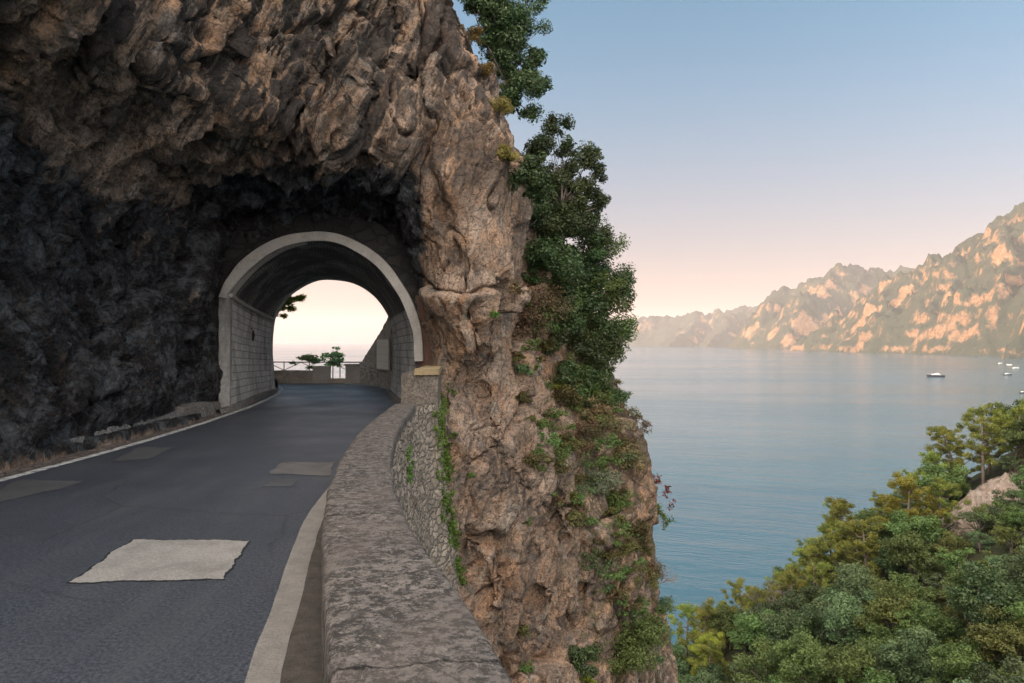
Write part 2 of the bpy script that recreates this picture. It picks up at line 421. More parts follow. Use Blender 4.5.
LEV = [
 (-24., EMB[:1] + [(5, -9), (4.2, 4), (2.2, 12), (2.0, 18), (3.2, 22.3), (6.6, 26), (8.6, 30), (8.9, 35), (7.6, 43), (-30, 43), (-30, -9)]),
 (-14., EMB[:1] + [(4, -9), (3.2, 3), (.9, 12), (.3, 17), (1.0, 21.3), (2.9, 23.8), (5.9, 27.5), (7.4, 31), (7.6, 35), (6.4, 42), (-30, 42), (-30, -9)]),
 (-9.5, EMB[:1] + [(3.2, -9), (2.3, 2), (-.2, 11), (-1.0, 17), (-.4, 21.2), (1.9, 23.2), (5.1, 27.0), (6.6, 31), (6.9, 35), (5.9, 41.5), (-30, 42), (-30, -9)]),
 (-7.0, EMB[:1] + [(2.6, -9), (1.5, 1.0), (-.9, 8.5), (-1.6, 13), (-1.8, 18), (-.9, 21.4), (1.2, 23.0), (4.6, 26.6), (6.1, 30.6), (6.5, 35), (5.6, 41.5), (-30, 42), (-30, -9)]),
 (-4.0, EMB + [(-2.45, 20.6), (-1.3, 22.0), (.2, 22.9), (2.6, 25.4), (5.6, 30), (6.1, 35), (5.0, 41.5), (-30, 42), (-30, -9)]),
 (-.55, EMB + [(-2.6, 20.6), (-1.7, 21.7), (-.7, 22.5), (.1, 24.0), (1.2, 26.2), (4.7, 30), (5.2, 35), (3.6, 41.5), (-30, 42), (-30, -9)]),
 (.25, cave(.25, [(-3.1, 22.6), (-2.65, 21.4), (-1.7, 21.9), (-.85, 22.9), (-.1, 24.2), (.8, 26.6)], ridge(4.5, -5.2))),
 (1.3, cave(.1, [(-2.7, 22.9), (-2.15, 22.0), (-1.7, 22.1), (-.75, 22.9), (-.15, 24.2), (.5, 26.8)], ridge(4.2, -5.2))),
 (2.2, cave(-.1, [(-2.55, 22.9), (-2.02, 21.6), (-1.3, 21.3), (-.35, 22.6), (.0, 24.4), (.3, 26.9)], ridge(3.8, -5.2))),
 (3.4, cave(-.35, [(-2.5, 22.9), (-1.98, 21.5), (-1.4, 21.0), (-.35, 22.3), (.05, 24.2), (.2, 27.0)], ridge(3.3, -5.2))),
 (5.0, cave(-.3, [(-2.75, 22.7), (-2.35, 21.3), (-1.4, 20.9), (-.3, 22.2), (.05, 24.2), (.1, 27.2)], ridge(2.6, -5.0))),
 (7.2, cave(.1, [(-4.2, 23.0), (-3.65, 21.3), (-2.0, 20.9), (-.5, 22.1), (.0, 24.2), (.05, 27.4)], ridge(1.9, -4.6))),
 (8.5, LEFT + [(-7.4, -9), (-7.2, 3), (-7.6, 9), (-8.1, 11.8), (-8.3, 14.3), (-7.9, 17.0), (-6.6, 19.0), (-4.9, 20.2), (-3.5, 20.7), (-2.75, 21.5), (-2.1, 20.9), (-.7, 22.0), (-.05, 24.0), (.0, 27.4)] + ridge(1.3, -4)),
 (10.4, LEFT + [(-8.2, -9), (-7.9, 3), (-8.0, 9), (-8.3, 13), (-8.2, 16.3), (-7.0, 18.7), (-5.3, 20.2), (-3.8, 21.0), (-3.15, 23.0), (-2.5, 21.3), (-1.2, 22.1), (-.5, 24.0), (-.4, 27.5)] + ridge(-.2, -4)),
 (12., LEFT + [(-8.6, -9), (-8.4, 3), (-8.5, 9), (-8.9, 13), (-8.7, 16.2), (-7.4, 18.8), (-5.6, 20.5), (-4.4, 21.5), (-3.75, 23.9), (-3.0, 21.8), (-2.0, 22.4), (-1.4, 24.1), (-1.6, 27.5), (-1.4, 33), (-3, 38), (-30, 39)]),
 (15., LEFT + [(-9.0, -9), (-8.8, 3), (-8.9, 9), (-9.4, 13), (-9.2, 16.2), (-8.0, 19.0), (-6.2, 20.9), (-4.9, 22.2), (-4.3, 24.5), (-3.6, 22.6), (-2.9, 23.0), (-2.6, 24.4), (-2.9, 28), (-3, 33), (-5, 37), (-30, 38)]),
 (22., LEFT + [(-11, -9), (-10.6, 3), (-10.8, 9), (-11.4, 13), (-11.0, 16.2), (-10, 19.5), (-8.2, 22.4), (-6, 24.5), (-5, 27), (-5.5, 31), (-8, 35), (-30, 37)]),
]

def poly_sdf(P, X, Y):
    P = np.asarray(P, np.float32); d = np.full(X.shape, 1e9, np.float32); inside = np.zeros(X.shape, bool)
    for (x0, y0), (x1, y1) in zip(P, np.roll(P, -1, 0)):
        ex, ey = x1 - x0, y1 - y0; L = ex * ex + ey * ey
        if L < 1e-9: continue
        t = np.clip(((X - x0) * ex + (Y - y0) * ey) / L, 0, 1)
        d = np.minimum(d, (X - x0 - t * ex) ** 2 + (Y - y0 - t * ey) ** 2)
        c = (y0 > Y) != (y1 > Y)
        if ey != 0: inside ^= c & (X < ex * (Y - y0) / ey + x0)
    d = np.sqrt(d); d[inside] *= -1
    return d

# the bore of the masonry tunnel (the rock is cut back behind the lining)
def bore(X, Y, Z):
    t = np.clip((Y - 23.7) / 8.3, -.5, 1.6)
    xc = -6.62 + t * (-8.55 + 6.62); w = 3.85 + t * (3.25 - 3.85); top = 6.75 + t * (5.95 - 6.75); sp = 3.6
    w = w + .5 * sstep(30, 32, Y); top = top + .8 * sstep(30, 32, Y)
    u = (X - xc) / w; v = np.maximum(Z - sp, 0) / (top - sp)
    d = (np.sqrt(u * u + v * v) - 1) * w
    return np.maximum(d, np.abs(Y - 29) - 6.5)

VX = .25
gx = np.arange(-17, 11.01, VX, dtype=np.float32); gy = np.arange(-3, 44.51, VX, dtype=np.float32); gz = np.arange(-22, 20.01, VX, dtype=np.float32)
GX, GY = np.meshgrid(gx, gy, indexing='ij')
lev_sdf = [poly_sdf(P, GX, GY) for _, P in LEV]; lev_z = [z for z, _ in LEV]
D = np.empty((len(gx), len(gy), len(gz)), np.float32)
for k, z in enumerate(gz):
    i = min(max(np.searchsorted(lev_z, z) - 1, 0), len(lev_z) - 2)
    t = float(np.clip((z - lev_z[i]) / (lev_z[i + 1] - lev_z[i]), 0, 1))
    D[:, :, k] = lev_sdf[i] * (1 - t) + lev_sdf[i + 1] * t
P3 = np.stack(np.meshgrid(gx, gy, gz, indexing='ij'), -1).reshape(-1, 3)
Dr = D.reshape(-1)
m = np.abs(Dr) < 2.2
pm = P3[m]
def road_mask(p):
    """0 close above the road bed so the rock never pokes through it"""
    return 1 - (1 - sstep(.15, 1.2, np.abs(p[:, 2] + .15))) * sstep(-11.5, -10, p[:, 0]) * (1 - sstep(-3.2, -2.0, p[:, 0]))
wp = pm + .9 * np.stack([perlin(pm * .33 + 9), perlin(pm * .33 + 57), perlin(pm * .33 + 101)], 1)
def grain(p):
    """coordinates drawn out along the steep, leaning grain of the limestone"""
    z = p[:, 2]; zu = np.maximum(z - 5, 0); zl = np.minimum(z, 5)
    left = 1 - sstep(-4.6, -3.0, p[:, 0])
    lean = .10 * zl + zu * (.16 + .42 * left)
    return np.stack([p[:, 0] - lean, p[:, 1] - .35 * lean, .42 * zl + .20 * zu], 1).astype(np.float32)
gp_ = grain(wp)
n = .75 * fbm(wp * .15, 3) + .60 * ridged(gp_ * .40, 2) - .25
Dr[m] -= n * road_mask(pm) * .62
B = bore(P3[:, 0], P3[:, 1], P3[:, 2])
Dr[:] = np.maximum(Dr, -B)
# clefts and hollows, cut where they lie on the face
def march(px, py):
    d = np.array([(px - 512) / F, 1, (HZ - py) / F]); d /= np.linalg.norm(d)
    ts = np.arange(16.5, 40, .06); P = np.array([0, 0, CAMZ]) + ts[:, None] * d
    ix = np.round((P - np.array([gx[0], gy[0], gz[0]])) / VX).astype(int)
    okk = ((ix >= 0) & (ix < np.array(D.shape))).all(1)
    if not okk.any(): return None
    ix, P = ix[okk], P[okk]; h = D[ix[:, 0], ix[:, 1], ix[:, 2]] < 0
    return P[h.argmax()] if h.any() else None
def carve(pts, rad, deep=.25):
    C = []
    for (x0, y0, r0), (x1, y1, r1) in zip(pts[:-1], pts[1:]):
        for t in np.linspace(0, 1, 8): C.append((x0 + (x1 - x0) * t, y0 + (y1 - y0) * t, r0 + (r1 - r0) * t))
    for px, py, rp in C:
        h = march(px + 2 * math.sin(py * .21), py)
        if h is None: continue
        r = 1.2 * rp / F * h[1]; SEEPS.append(h); h = h + np.array([0, deep * r, 0])
        lo = [max(0, int((h[q] - 2.5 * r - g[0]) / VX)) for q, g in enumerate((gx, gy, gz))]; hi = [int((h[q] + 2.5 * r - g[0]) / VX) + 2 for q, g in enumerate((gx, gy, gz))]
        sl = tuple(slice(a, b) for a, b in zip(lo, hi))
        xx, yy, zz = np.meshgrid(gx[sl[0]], gy[sl[1]], gz[sl[2]], indexing='ij')
        ds = np.sqrt((xx - h[0]) ** 2 + ((yy - h[1]) / 1.7) ** 2 + (zz - h[2]) ** 2) - r
        CARVE[sl] = np.minimum(CARVE[sl], ds)
SEEPS = []
CARVE = np.full(D.shape, 9., np.float32)
for pts in (
  [(498, 462, 5), (526, 486, 6), (546, 516, 8), (558, 531, 8), (581, 561, 8), (596, 580, 6)],
  [(560, 470, 4), (558, 495, 6), (552, 515, 7)],
  [(462, 378, 8), (472, 388, 11), (482, 398, 7)],
  [(452, 540, 8), (468, 575, 14), (480, 606, 12)],
  [(534, 600, 9), (538, 608, 10)], [(586, 592, 7), (590, 600, 8)], [(529, 548, 7), (533, 554, 7)],
  [(575, 545, 5), (600, 560, 7), (622, 545, 6)],
  [(430, 165, 6), (442, 215, 7), (452, 250, 7), (470, 270, 4)],
  [(484, 408, 5), (492, 440, 5), (500, 462, 5)],
  [(520, 640, 6), (545, 625, 6), (575, 622, 5)],
  [(330, 40, 5), (305, 78, 8), (292, 110, 6)], [(372, 60, 5), (350, 105, 7), (338, 150, 6)], [(150, 30, 6), (128, 72, 8), (122, 110, 6)], [(75, 20, 6), (62, 60, 8)], [(235, 25, 5), (222, 70, 8), (205, 120, 7)],
): carve(pts, 0)
D = np.maximum(D, -CARVE)
D[[0, -1]] = 1; D[:, [0, -1]] = 1; D[:, :, [0, -1]] = 1

def surface_nets(D, org, vx):
    s = D < 0; nx, ny, nz = D.shape
    cid = np.full((nx - 1, ny - 1, nz - 1), -1, np.int32)
    corner = [s[a:nx - 1 + a, b:ny - 1 + b, c:nz - 1 + c] for a in (0, 1) for b in (0, 1) for c in (0, 1)]
    cnt = sum(c.astype(np.int8) for c in corner)
    act = (cnt > 0) & (cnt < 8); idx = np.argwhere(act); cid[act] = np.arange(len(idx))
    acc = np.zeros((len(idx), 3), np.float32); num = np.zeros(len(idx), np.float32)
    I, J, K = idx.T
    for ax in range(3):
        for a in (0, 1):
            for b in (0, 1):
                o = [0, 0, 0]; oth = [q for q in range(3) if q != ax]; o[oth[0]] = a; o[oth[1]] = b
                e = list(o); e[ax] = 1
                d0 = D[I + o[0], J + o[1], K + o[2]]; d1 = D[I + e[0], J + e[1], K + e[2]]
                c = (d0 < 0) != (d1 < 0); t = np.where(c, d0 / np.where(c, d0 - d1, 1), 0)
                p = np.tile(np.array(o, np.float32), (len(idx), 1)); p[:, ax] = t
                acc[c] += p[c]; num[c] += 1
    V = (idx + acc / num[:, None]) * vx + np.array(org, np.float32)
    Fs = []
    for ax in range(3):
        a, b = [(1, 2), (2, 0), (0, 1)][ax]
        sl0 = [slice(1, -1)] * 3; sl0[ax] = slice(0, -1); sl1 = list(sl0); sl1[ax] = slice(1, None)
        s0 = s[tuple(sl0)]; s1 = s[tuple(sl1)]
        q = np.argwhere(s0 != s1); flip = s1[tuple(q.T)]
        q = q + 1; q[:, ax] -= 1
        def c(da, db):
            r = q.copy(); r[:, a] -= da; r[:, b] -= db; return cid[tuple(r.T)]
        f = np.stack([c(1, 1), c(0, 1), c(0, 0), c(1, 0)], 1)
        f[flip] = f[flip][:, ::-1]; Fs.append(f)
    return V, np.concatenate(Fs)

def vnormals(V, Fq):
    a = V[Fq[:, 2]] - V[Fq[:, 0]]; b = V[Fq[:, 3]] - V[Fq[:, 1]]
    fn = np.cross(a, b); N = np.zeros_like(V)
    for k in range(4):
        for c in range(3): N[:, c] += np.bincount(Fq[:, k], fn[:, c], len(V))
    return N / np.maximum(np.linalg.norm(N, axis=1), 1e-9)[:, None]

def subdivide(V, Fq):
    nv = len(V)
    E = np.concatenate([Fq[:, [k, (k + 1) % 4]] for k in range(4)]); E.sort(1)
    key = E[:, 0].astype(np.int64) * nv + E[:, 1]
    u, inv = np.unique(key, return_inverse=True)
    ev = (V[u // nv] + V[u % nv]) / 2; inv = inv.reshape(4, -1).T
    fv = V[Fq].mean(1)
    V2 = np.concatenate([V, ev, fv]); e0 = nv; f0 = nv + len(u)
    fi = np.arange(len(Fq)) + f0
    F2 = np.concatenate([np.stack([Fq[:, k], inv[:, k] + e0, fi, inv[:, k - 1] + e0], 1) for k in range(4)])
    return V2, F2

def relax(V, Fq, it=1, w=.5):
    for _ in range(it):
        S = np.zeros_like(V); C = np.zeros(len(V), np.float32)
        for k in range(4):
            a, b = Fq[:, k], Fq[:, (k + 1) % 4]
            C += np.bincount(a, minlength=len(V)) + np.bincount(b, minlength=len(V))
            for c in range(3): S[:, c] += np.bincount(a, V[b, c], len(V)) + np.bincount(b, V[a, c], len(V))
        V = V * (1 - w) + S / np.maximum(C, 1)[:, None] * w
    return V.astype(np.float32)

CV, CF = surface_nets(D, (gx[0], gy[0], gz[0]), VX)
# only the skin that can be seen from round the photographer is kept fine
N0 = vnormals(CV, CF)
cen = CV[CF].mean(1); fn = N0[CF].mean(1)
view = np.array([0, 0, CAMZ], np.float32) - cen
vis = (fn * view).sum(1) / np.linalg.norm(view, axis=1) > -.45
vis &= (cen[:, 1] > 1) & (np.abs(cen[:, 0]) / np.maximum(cen[:, 1], .1) < .95)
drop = (cen[:, 0] < -16.4) | (cen[:, 1] < -2.4) | (cen[:, 2] < -21.4)
def compact(V, Fq):
    u, inv = np.unique(Fq, return_inverse=True); return V[u], inv.reshape(-1, 4).astype(np.int32)
def clear_road(V):
    inroad = (V[:, 2] < .38) & (V[:, 2] > -1.5) & (V[:, 0] > -9.35 - np.maximum(V[:, 1] - 20, 0) * .28) & (V[:, 0] < np.interp(V[:, 1], [-4, 0, 3.5, 5.3, 7, 9.4, 12.3, 15.7, 18.6, 24, 32, 40], [1.6, .4, -.4, -1., -1.6, -2.1, -2.5, -2.8, -2.9, -3.1, -4.9, -4.9]))
    V[inroad, 2] = np.minimum(V[inroad, 2], -.12)
def detail(V, Fq, levels):
    V = relax(V, Fq, 1, .35)
    for _ in range(levels):
        V, Fq = subdivide(V, Fq); V = relax(V, Fq, 1, .4)
    N = vnormals(V, Fq)
    wob = np.stack([fbm(V * .35 + 3, 3), fbm(V * .35 + 33, 3), fbm(V * .35 + 63, 3)], 1)
    w = V + .30 * wob; G = grain(w)
    up = sstep(5.6, 8.2, V[:, 2]); col = sstep(-4.4, -3.2, V[:, 0]); dr = up * (1 - .7 * col)      # draperies hang left of the column
    crag = .3 + .7 * sstep(-.25, .3, fbm(V * .23 + 31, 2))       # smooth slabs beside broken ground
    # drip curtains
    d = dr * (.42 * ridged(G * .85, 2, .5) + .17 * ridged(G * 2.3 + 5, 3, .6) - .12)
    # tall tilted slabs parted by clefts, then smaller broken faces
    k1, k2, f0 = worley(G * np.array([.34, .34, .52]) + 74, True)
    d += .60 * np.clip(f0, -.9, .9) * (1 - .55 * dr) - .30 * (1 - sstep(0, .045, k2 - k1))
    k1, k2, fa = worley(G * np.array([1.05, 1.05, 1.5]) + 4, True)
    d += .20 * np.clip(fa, -.9, .9) * crag - .10 * (1 - sstep(0, .055, k2 - k1)) * crag
    k1, k2, fb = worley(w * np.array([2.6, 2.6, 1.9]) + 40, True)
    lw = (1 - sstep(-9.2, -7.8, V[:, 0])) * (1 - sstep(5.5, 7.5, V[:, 2]))
    d += .065 * np.clip(fb, -.9, .9) * (crag * (1 - .5 * dr) + 1.3 * lw) + lw * (.05 * ridged(w * 2.2 + 90, 3, .6))
    d += -.26 * (1 - sstep(.06, .30, k1)) * sstep(.16, .44, perlin(V * .3 + 77))
    # long steep fissures and a few bedding cracks
    fs = np.abs(perlin(G * np.array([.8, .8, .45]) + 21)); d += -.42 * (1 - sstep(.0, .045, fs)) * (.3 + .7 * sstep(-.1, .3, perlin(V * .22 + 5)))
    fs = np.abs(perlin(w * np.array([.30, .30, .8]) + 71)); d += -.25 * (1 - sstep(.0, .04, fs)) * sstep(.0, .25, perlin(V * .27 + 15)) * (1 - dr)
    # roughness
    d += .07 * fbm(G * 2.6, 4, .62) + .035 * ridged(w * 4.0, 3, .7) * crag
    V = V + N * (d * road_mask(V))[:, None]
    clear_road(V)
    return V.astype(np.float32), Fq
FV, FF = detail(*compact(CV, CF[vis & ~drop]), 2)
BV, BF = compact(CV, CF[~vis & ~drop]); clear_road(BV)

def rock_attrs(me, V):
    x, y, z = V.T
    alg_shade = (1 - sstep(-9.0, -7.2, x)) * (1 - sstep(5.6, 7.8, z)) * sstep(-.5, .5, z) * .9
    cave_shade = sstep(18.5, 21.5, y) * (1 - sstep(-3.6, -2.2, x)) * (1 - sstep(7.3, 8.4, z)) * sstep(0, 1, z)  # shade of the hollow round the portal, put into the rock colour
    alg_shade = np.maximum(alg_shade, cave_shade * 1.0)
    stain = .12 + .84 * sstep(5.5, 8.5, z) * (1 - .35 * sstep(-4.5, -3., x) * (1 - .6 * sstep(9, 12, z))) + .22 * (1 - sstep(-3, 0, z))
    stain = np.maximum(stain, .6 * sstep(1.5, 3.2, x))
    moss = np.clip(1.0 * sstep(.2, 2.2, x + .12 * np.minimum(z, 0)) + .8 * sstep(9, 13, z) * (1 - sstep(-5, -3, x)) * .5, 0, 1)
    seep = np.zeros(len(V), np.float32)
    for c in SEEPS:
        dz = c[2] - z; sel = (np.abs(x - c[0]) < 1.2) & (np.abs(y - c[1]) < 2) & (np.abs(dz) < 2)
        if sel.any():
            q = np.sqrt((x[sel] - c[0]) ** 2 + ((y[sel] - c[1]) * .6) ** 2) / .42 + np.where(dz[sel] > 0, dz[sel] / 1.3, -dz[sel] / .3)
            seep[sel] = np.maximum(seep[sel], np.clip(1.35 - q, 0, 1))
    for nme, a in (('seep', seep), ('algae_shade', alg_shade), ('stain', np.clip(stain, 0, 1)), ('moss', moss)):
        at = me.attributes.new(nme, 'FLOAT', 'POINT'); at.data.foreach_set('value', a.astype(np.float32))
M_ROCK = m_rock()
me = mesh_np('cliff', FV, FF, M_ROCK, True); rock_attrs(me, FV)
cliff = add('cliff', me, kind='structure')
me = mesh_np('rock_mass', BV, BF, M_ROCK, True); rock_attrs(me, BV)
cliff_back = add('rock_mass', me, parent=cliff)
CLIFF_BVH = BVHTree.FromPolygons(FV.tolist(), FF.tolist())
print('cliff', len(FV), len(FF), len(BF))

# unseen mountain side added to keep sun off the foreground: one coarse sheet
hx = np.linspace(-900, 900, 121); hy = np.linspace(-900, 330, 83)
HX, HY = np.meshgrid(hx, hy, indexing='ij')
q = np.stack([HX.ravel(), HY.ravel(), np.zeros(HX.size)], 1).astype(np.float32)
# (coarse hillside sheet, built here so that the foreground lies in its morning shade)
r2 = np.array([math.sin(SUN_AZ), math.cos(SUN_AZ)])
along = HX * r2[0] + HY * r2[1]; side = HX * r2[1] - HY * r2[0]
H = 165 * sstep(60, 420, along) * (1 - .25 * sstep(420, 900, along))
H = H + 60 * sstep(0, 1, (along - 150) / 400) * perlin(q * .004).reshape(HX.shape) + 14 * fbm(q * .02, 3).reshape(HX.shape)
H = H * (1 - sstep(700, 900, np.abs(side))) * sstep(-.1, .25, -HX / 900. - np.maximum(HY, 0) / 900 * .9) - 66 + 12 * sstep(40, 90, along)
M_HILL = simple('scrub_hillside', (.08, .085, .05), .95, .5, .05, .3)
hv = np.stack([HX.ravel(), HY.ravel(), H.ravel()], 1)
hill = add('shade_hills', mesh_np('shade_hills', hv, grid_faces(121, 83), M_HILL, True), kind='structure')

# ------------------------------------------------------------------ road
def interp(pts, y):
    p = sorted(((b, a) for a, b in pts)); ys = [a for a, _ in p]; xs = [b for _, b in p]
    return np.interp(y, ys, xs)
def smooth_curve(pts, n=200):
    """Catmull-Rom through plan points, evenly resampled"""
    P = np.array(pts, float); P = np.concatenate([[2 * P[0] - P[1]], P, [2 * P[-1] - P[-2]]])
    out = []
    for i in range(1, len(P) - 2):
        for t in np.linspace(0, 1, 24, endpoint=False):
            a, b, c, d = P[i - 1:i + 3]
            out.append(.5 * (2 * b + (c - a) * t + (2 * a - 5 * b + 4 * c - d) * t * t + (3 * b - a - 3 * c + d) * t ** 3))
    out.append(P[-2]); out = np.array(out)
    s = np.concatenate([[0], np.cumsum(np.linalg.norm(np.diff(out, axis=0), axis=1))])
    q = np.linspace(0, s[-1], n)
    return np.stack([np.interp(q, s, out[:, k]) for k in range(out.shape[1])], 1), s[-1]

EDGE_L = [(-8.9, -8), (-8.8, 0), (-8.8, 8), (-8.84, 11.8), (-8.82, 15.5), (-9.15, 20.7), (-9.9, 26.9), (-11.3, 33.4), (-13.4, 38.0), (-17, 41)]
EDGE_R = [(1.2, -8), (.75, -4), (-.35, .8), (-1.15, 3.0), (-1.75, 4.8), (-2.05, 6.2), (-2.42, 7.9), (-2.75, 9.8), (-3.05, 13), (-3.28, 17), (-3.42, 20), (-3.85, 24), (-4.56, 27.8), (-5.55, 32.1), (-6.95, 36.2), (-9.6, 39.0)]
M_ASPH = m_asphalt()
ys = np.arange(-8, 39.01, .5)
ROADX0, ROADX1 = -10.6, 0
cols = 14
V = []
for y in ys:
    a, b = interp(EDGE_L, y) - 1.3, interp(EDGE_R, y) + .5
    for t in np.linspace(0, 1, cols): V.append((a + (b - a) * t, y, 0))
road = add('road', mesh_np('road', V, grid_faces(len(ys), cols)[:, ::-1], M_ASPH), kind='structure')
V = [(-16.5, 32.2, -.004), (-4.6, 32.2, -.004), (-4.6, 41.0, -.004), (-16.5, 41.0, -.004)]
add('road_bend', mesh_np('road_bend', V, [(0, 1, 2, 3)], M_ASPH), parent=road)

def strip(name, curve, offs, z, mat, jag=0, n=220, **kw):
    """flat painted or cast strip along a plan curve between two sideways offsets"""
    C, L = smooth_curve(curve, n); T = np.gradient(C, axis=0); T /= np.linalg.norm(T, axis=1)[:, None]
    Nn = np.stack([T[:, 1], -T[:, 0]], 1)
    V = []
    for i, (c, nn) in enumerate(zip(C, Nn)):
        for o in offs:
            oo = o + jag * perlin(np.array([[i * .23, o * 9, 3.3]]))[0]
            V.append((*(c + nn * oo), z))
    k = len(offs)
    return add(name, mesh_np(name, V, grid_faces(n, k)[:, ::-1], mat), **kw)

def m_line():
    t = NT('worn_white_line'); p = t.world()
    c = t.mix(t.ramp(t.noise(p, 6, 8, .75), [(.40, 0), (.55, 1)]), (.16, .16, .16), (.62, .61, .58))
    return t.pbr(c, .8, t.bump(t.noise(p, 60, 3), .4, .01), .3)
M_LINE = m_line()
strip('edge_line', EDGE_L, (-.10, .10), .006, M_LINE, .03, parent=road)
strip('edge_line', EDGE_R[9:], (-.07, .07), .006, M_LINE, .02, parent=road)
M_GUT = m_concrete('gutter_concrete', (.27, .25, .225), (.20, .185, .17), None, 4)
strip('concrete_strip', EDGE_R[:9], (-.12, .0, .12), .008, M_GUT, .008, parent=road)
M_DIRT = m_concrete('gutter_dirt', (.055, .05, .045), (.11, .095, .08), None, 6)
strip('gutter', EDGE_R[:11], (.05, .25, .5), .004, M_DIRT, .04, parent=road)
# joint crack across the concrete strip
def m_patch(name, a, b):
    t = NT(name); p = t.world(); n = t.noise(p, 45, 4, .75)
    c = t.mix(t.ramp(n, [(.35, 0), (.65, 1)]), a, b)
    c = t.mix(t.math('MULTIPLY', t.ramp(t.noise(p, 2, 5, .6), [(.45, 0), (.65, 1)]), .45), c, tuple(x * .6 for x in a))
    return t.pbr(c, .85, t.bump(n, .6, .012), .3)
def patch(name, corners, z, mat, grow=0, **kw):
    P = [np.array(c, float) for c in corners]; cc_ = sum(P) / 4; out = []
    P = [q + (q - cc_) / np.linalg.norm(q - cc_) * grow for q in P]
    for i in range(4):
        a, b = P[i], P[(i + 1) % 4]
        for t in np.linspace(0, 1, 40, endpoint=False):
            q1 = np.array([[a[0] * 3 + t * 4, i * 5.1, a[1]]]); w = perlin(q1)[0] * .05 + perlin(q1 * 6 + grow)[0] * .02
            d = b - a; nrm = np.array([d[1], -d[0]]) / np.linalg.norm(d)
            out.append((*(a + d * t + nrm * w), z))
    me = bpy.data.meshes.new(name); me.from_pydata(out, [], [tuple(range(len(out)))]); me.materials.append(mat)
    return add(name, me, **kw)
def gp(px, py):
    w = CAMZ * F / (py - HZ); return ((px - 512) / F * w, w)
M_SEAL = m_patch('dark_seal', (.012, .012, .013), (.035, .036, .04))
patch('patch_edge', [gp(68, 583), gp(222, 580), gp(250, 541), gp(133, 540)], .0065, M_SEAL, .035, parent=road)
patch('repair_patch', [gp(68, 583), gp(222, 580), gp(250, 541), gp(133, 540)], .008, m_patch('pale_patch', (.19, .18, .165), (.33, .31, .285)), parent=road)
patch('repair_patch', [gp(268, 474), gp(330, 476), gp(334, 463), gp(281, 462)], .008, m_patch('grey_patch', (.085, .08, .078), (.14, .13, .125)), parent=road)
patch('repair_patch', [gp(-40, 512), gp(60, 489), gp(84, 482), (-8.6, 11.9)], .007, m_patch('worn_patch', (.05, .052, .056), (.10, .10, .10)), parent=road)
patch('repair_patch', [gp(112, 462), gp(150, 459), gp(172, 448), gp(140, 447)], .007, m_patch('worn_patch', (.055, .057, .06), (.09, .09, .09)), parent=road)
patch('repair_patch', [gp(262, 487), gp(292, 487), gp(298, 480), gp(275, 479)], .007, m_patch('dark_patch', (.055, .057, .06), (.08, .08, .085)), parent=road)

# low footing at the foot of the rock wall, with rubble between it and the line
def sweep(name, curve, prof, mat, n=200, rough=.0, rs=2.0, uvs=1, smooth=False, seed=0, caps=True, zfun=None, **kw):
    """prof: list of (offset to the right of travel, z)"""
    C, L = smooth_curve(curve, n); T = np.gradient(C[:, :2], axis=0); T /= np.linalg.norm(T, axis=1)[:, None]
    Nn = np.stack([T[:, 1], -T[:, 0]], 1); V = []; UV = []
    k = len(prof); pl = np.concatenate([[0], np.cumsum([math.dist(prof[i], prof[i + 1]) for i in range(k - 1)])])
    for i in range(n):
        for j, (o, z) in enumerate(prof):
            zz = z if zfun is None else zfun(i / (n - 1), j, z)
            V.append((C[i, 0] + Nn[i, 0] * o, C[i, 1] + Nn[i, 1] * o, zz)); UV.append((L * i / (n - 1) * uvs, pl[j] * uvs))
    V = np.array(V, np.float32); Fq = grid_faces(n, k)
    if rough: V += rough * np.stack([fbm(V * rs + seed + 11 * q, 3) for q in range(3)], 1) * np.array([1, 1, .7])
    return add(name, mesh_np(name, V, Fq, mat, smooth, UV), **kw)
M_FOOT = m_concrete('footing_concrete', (.30, .285, .26), (.20, .19, .175), (.09, .085, .08), 1.2)
FOOT = [(-9.55, 6), (-9.55, 10), (-9.52, 13), (-9.5, 17), (-9.7, 20.5), (-9.9, 23.2)]
foot = sweep('kerb', FOOT, [(-.6, .34), (-.15, .34), (.0, .31), (.03, .0)], M_FOOT, 160, .03, 2.3, smooth=False, kind='structure',
             zfun=lambda s, j, z: z * (.8 + .25 * (math.sin(s * 23) > .2) + .3 * s))
M_RUB = m_rubble('rubble_verge', (.24, .19, .16), (.15, .125, .11), (.09, .075, .065), 7)
strip('verge', EDGE_L[1:7], (-1.0, -.5, -.08), .012, M_RUB, .03, kind='structure')

# ------------------------------------------------------------------ parapet along the sea side
def lerp_curve(s_list, y): return interp(s_list, y)
CR, LR = smooth_curve(WALL_R, 260); CLf, LL = smooth_curve(WALL_L, 260)
PTOP = .70
rows = []
offs = [0.0, .03, .08, .2, .35, .5, .65, .8, .92, .97, 1.0]
V = []; UV = []
for i in range(260):
    a = CLf[i]; b = CR[i]
    prof = [(0.0, 0.0), (.0, PTOP - .09), (.012, PTOP - .03), (.05, PTOP)] + [(t, PTOP + .012 * math.sin(t * 3.1)) for t in (.15, .3, .45, .6, .75, .88)] + [(.96, PTOP - .005), (.99, PTOP - .03), (1.0, PTOP - .11), (1.0, PTOP - .30)]
    for j, (t, z) in enumerate(prof):
        p = a + (b - a) * t; V.append((p[0], p[1], z)); UV.append((LR * i / 259, j))
V = np.array(V, np.float32); kk = len(prof)
V[:, 2] += (.018 * fbm(V * .9, 3) + .006 * perlin(V * 9)) * (V[:, 2] > .3)
V[:, 0] += .02 * fbm(V * 1.1 + 50, 3)
M_LICH = m_concrete('lichened_mortar', (.215, .187, .166), (.128, .113, .103), (.036, .033, .030), 2.6, True)
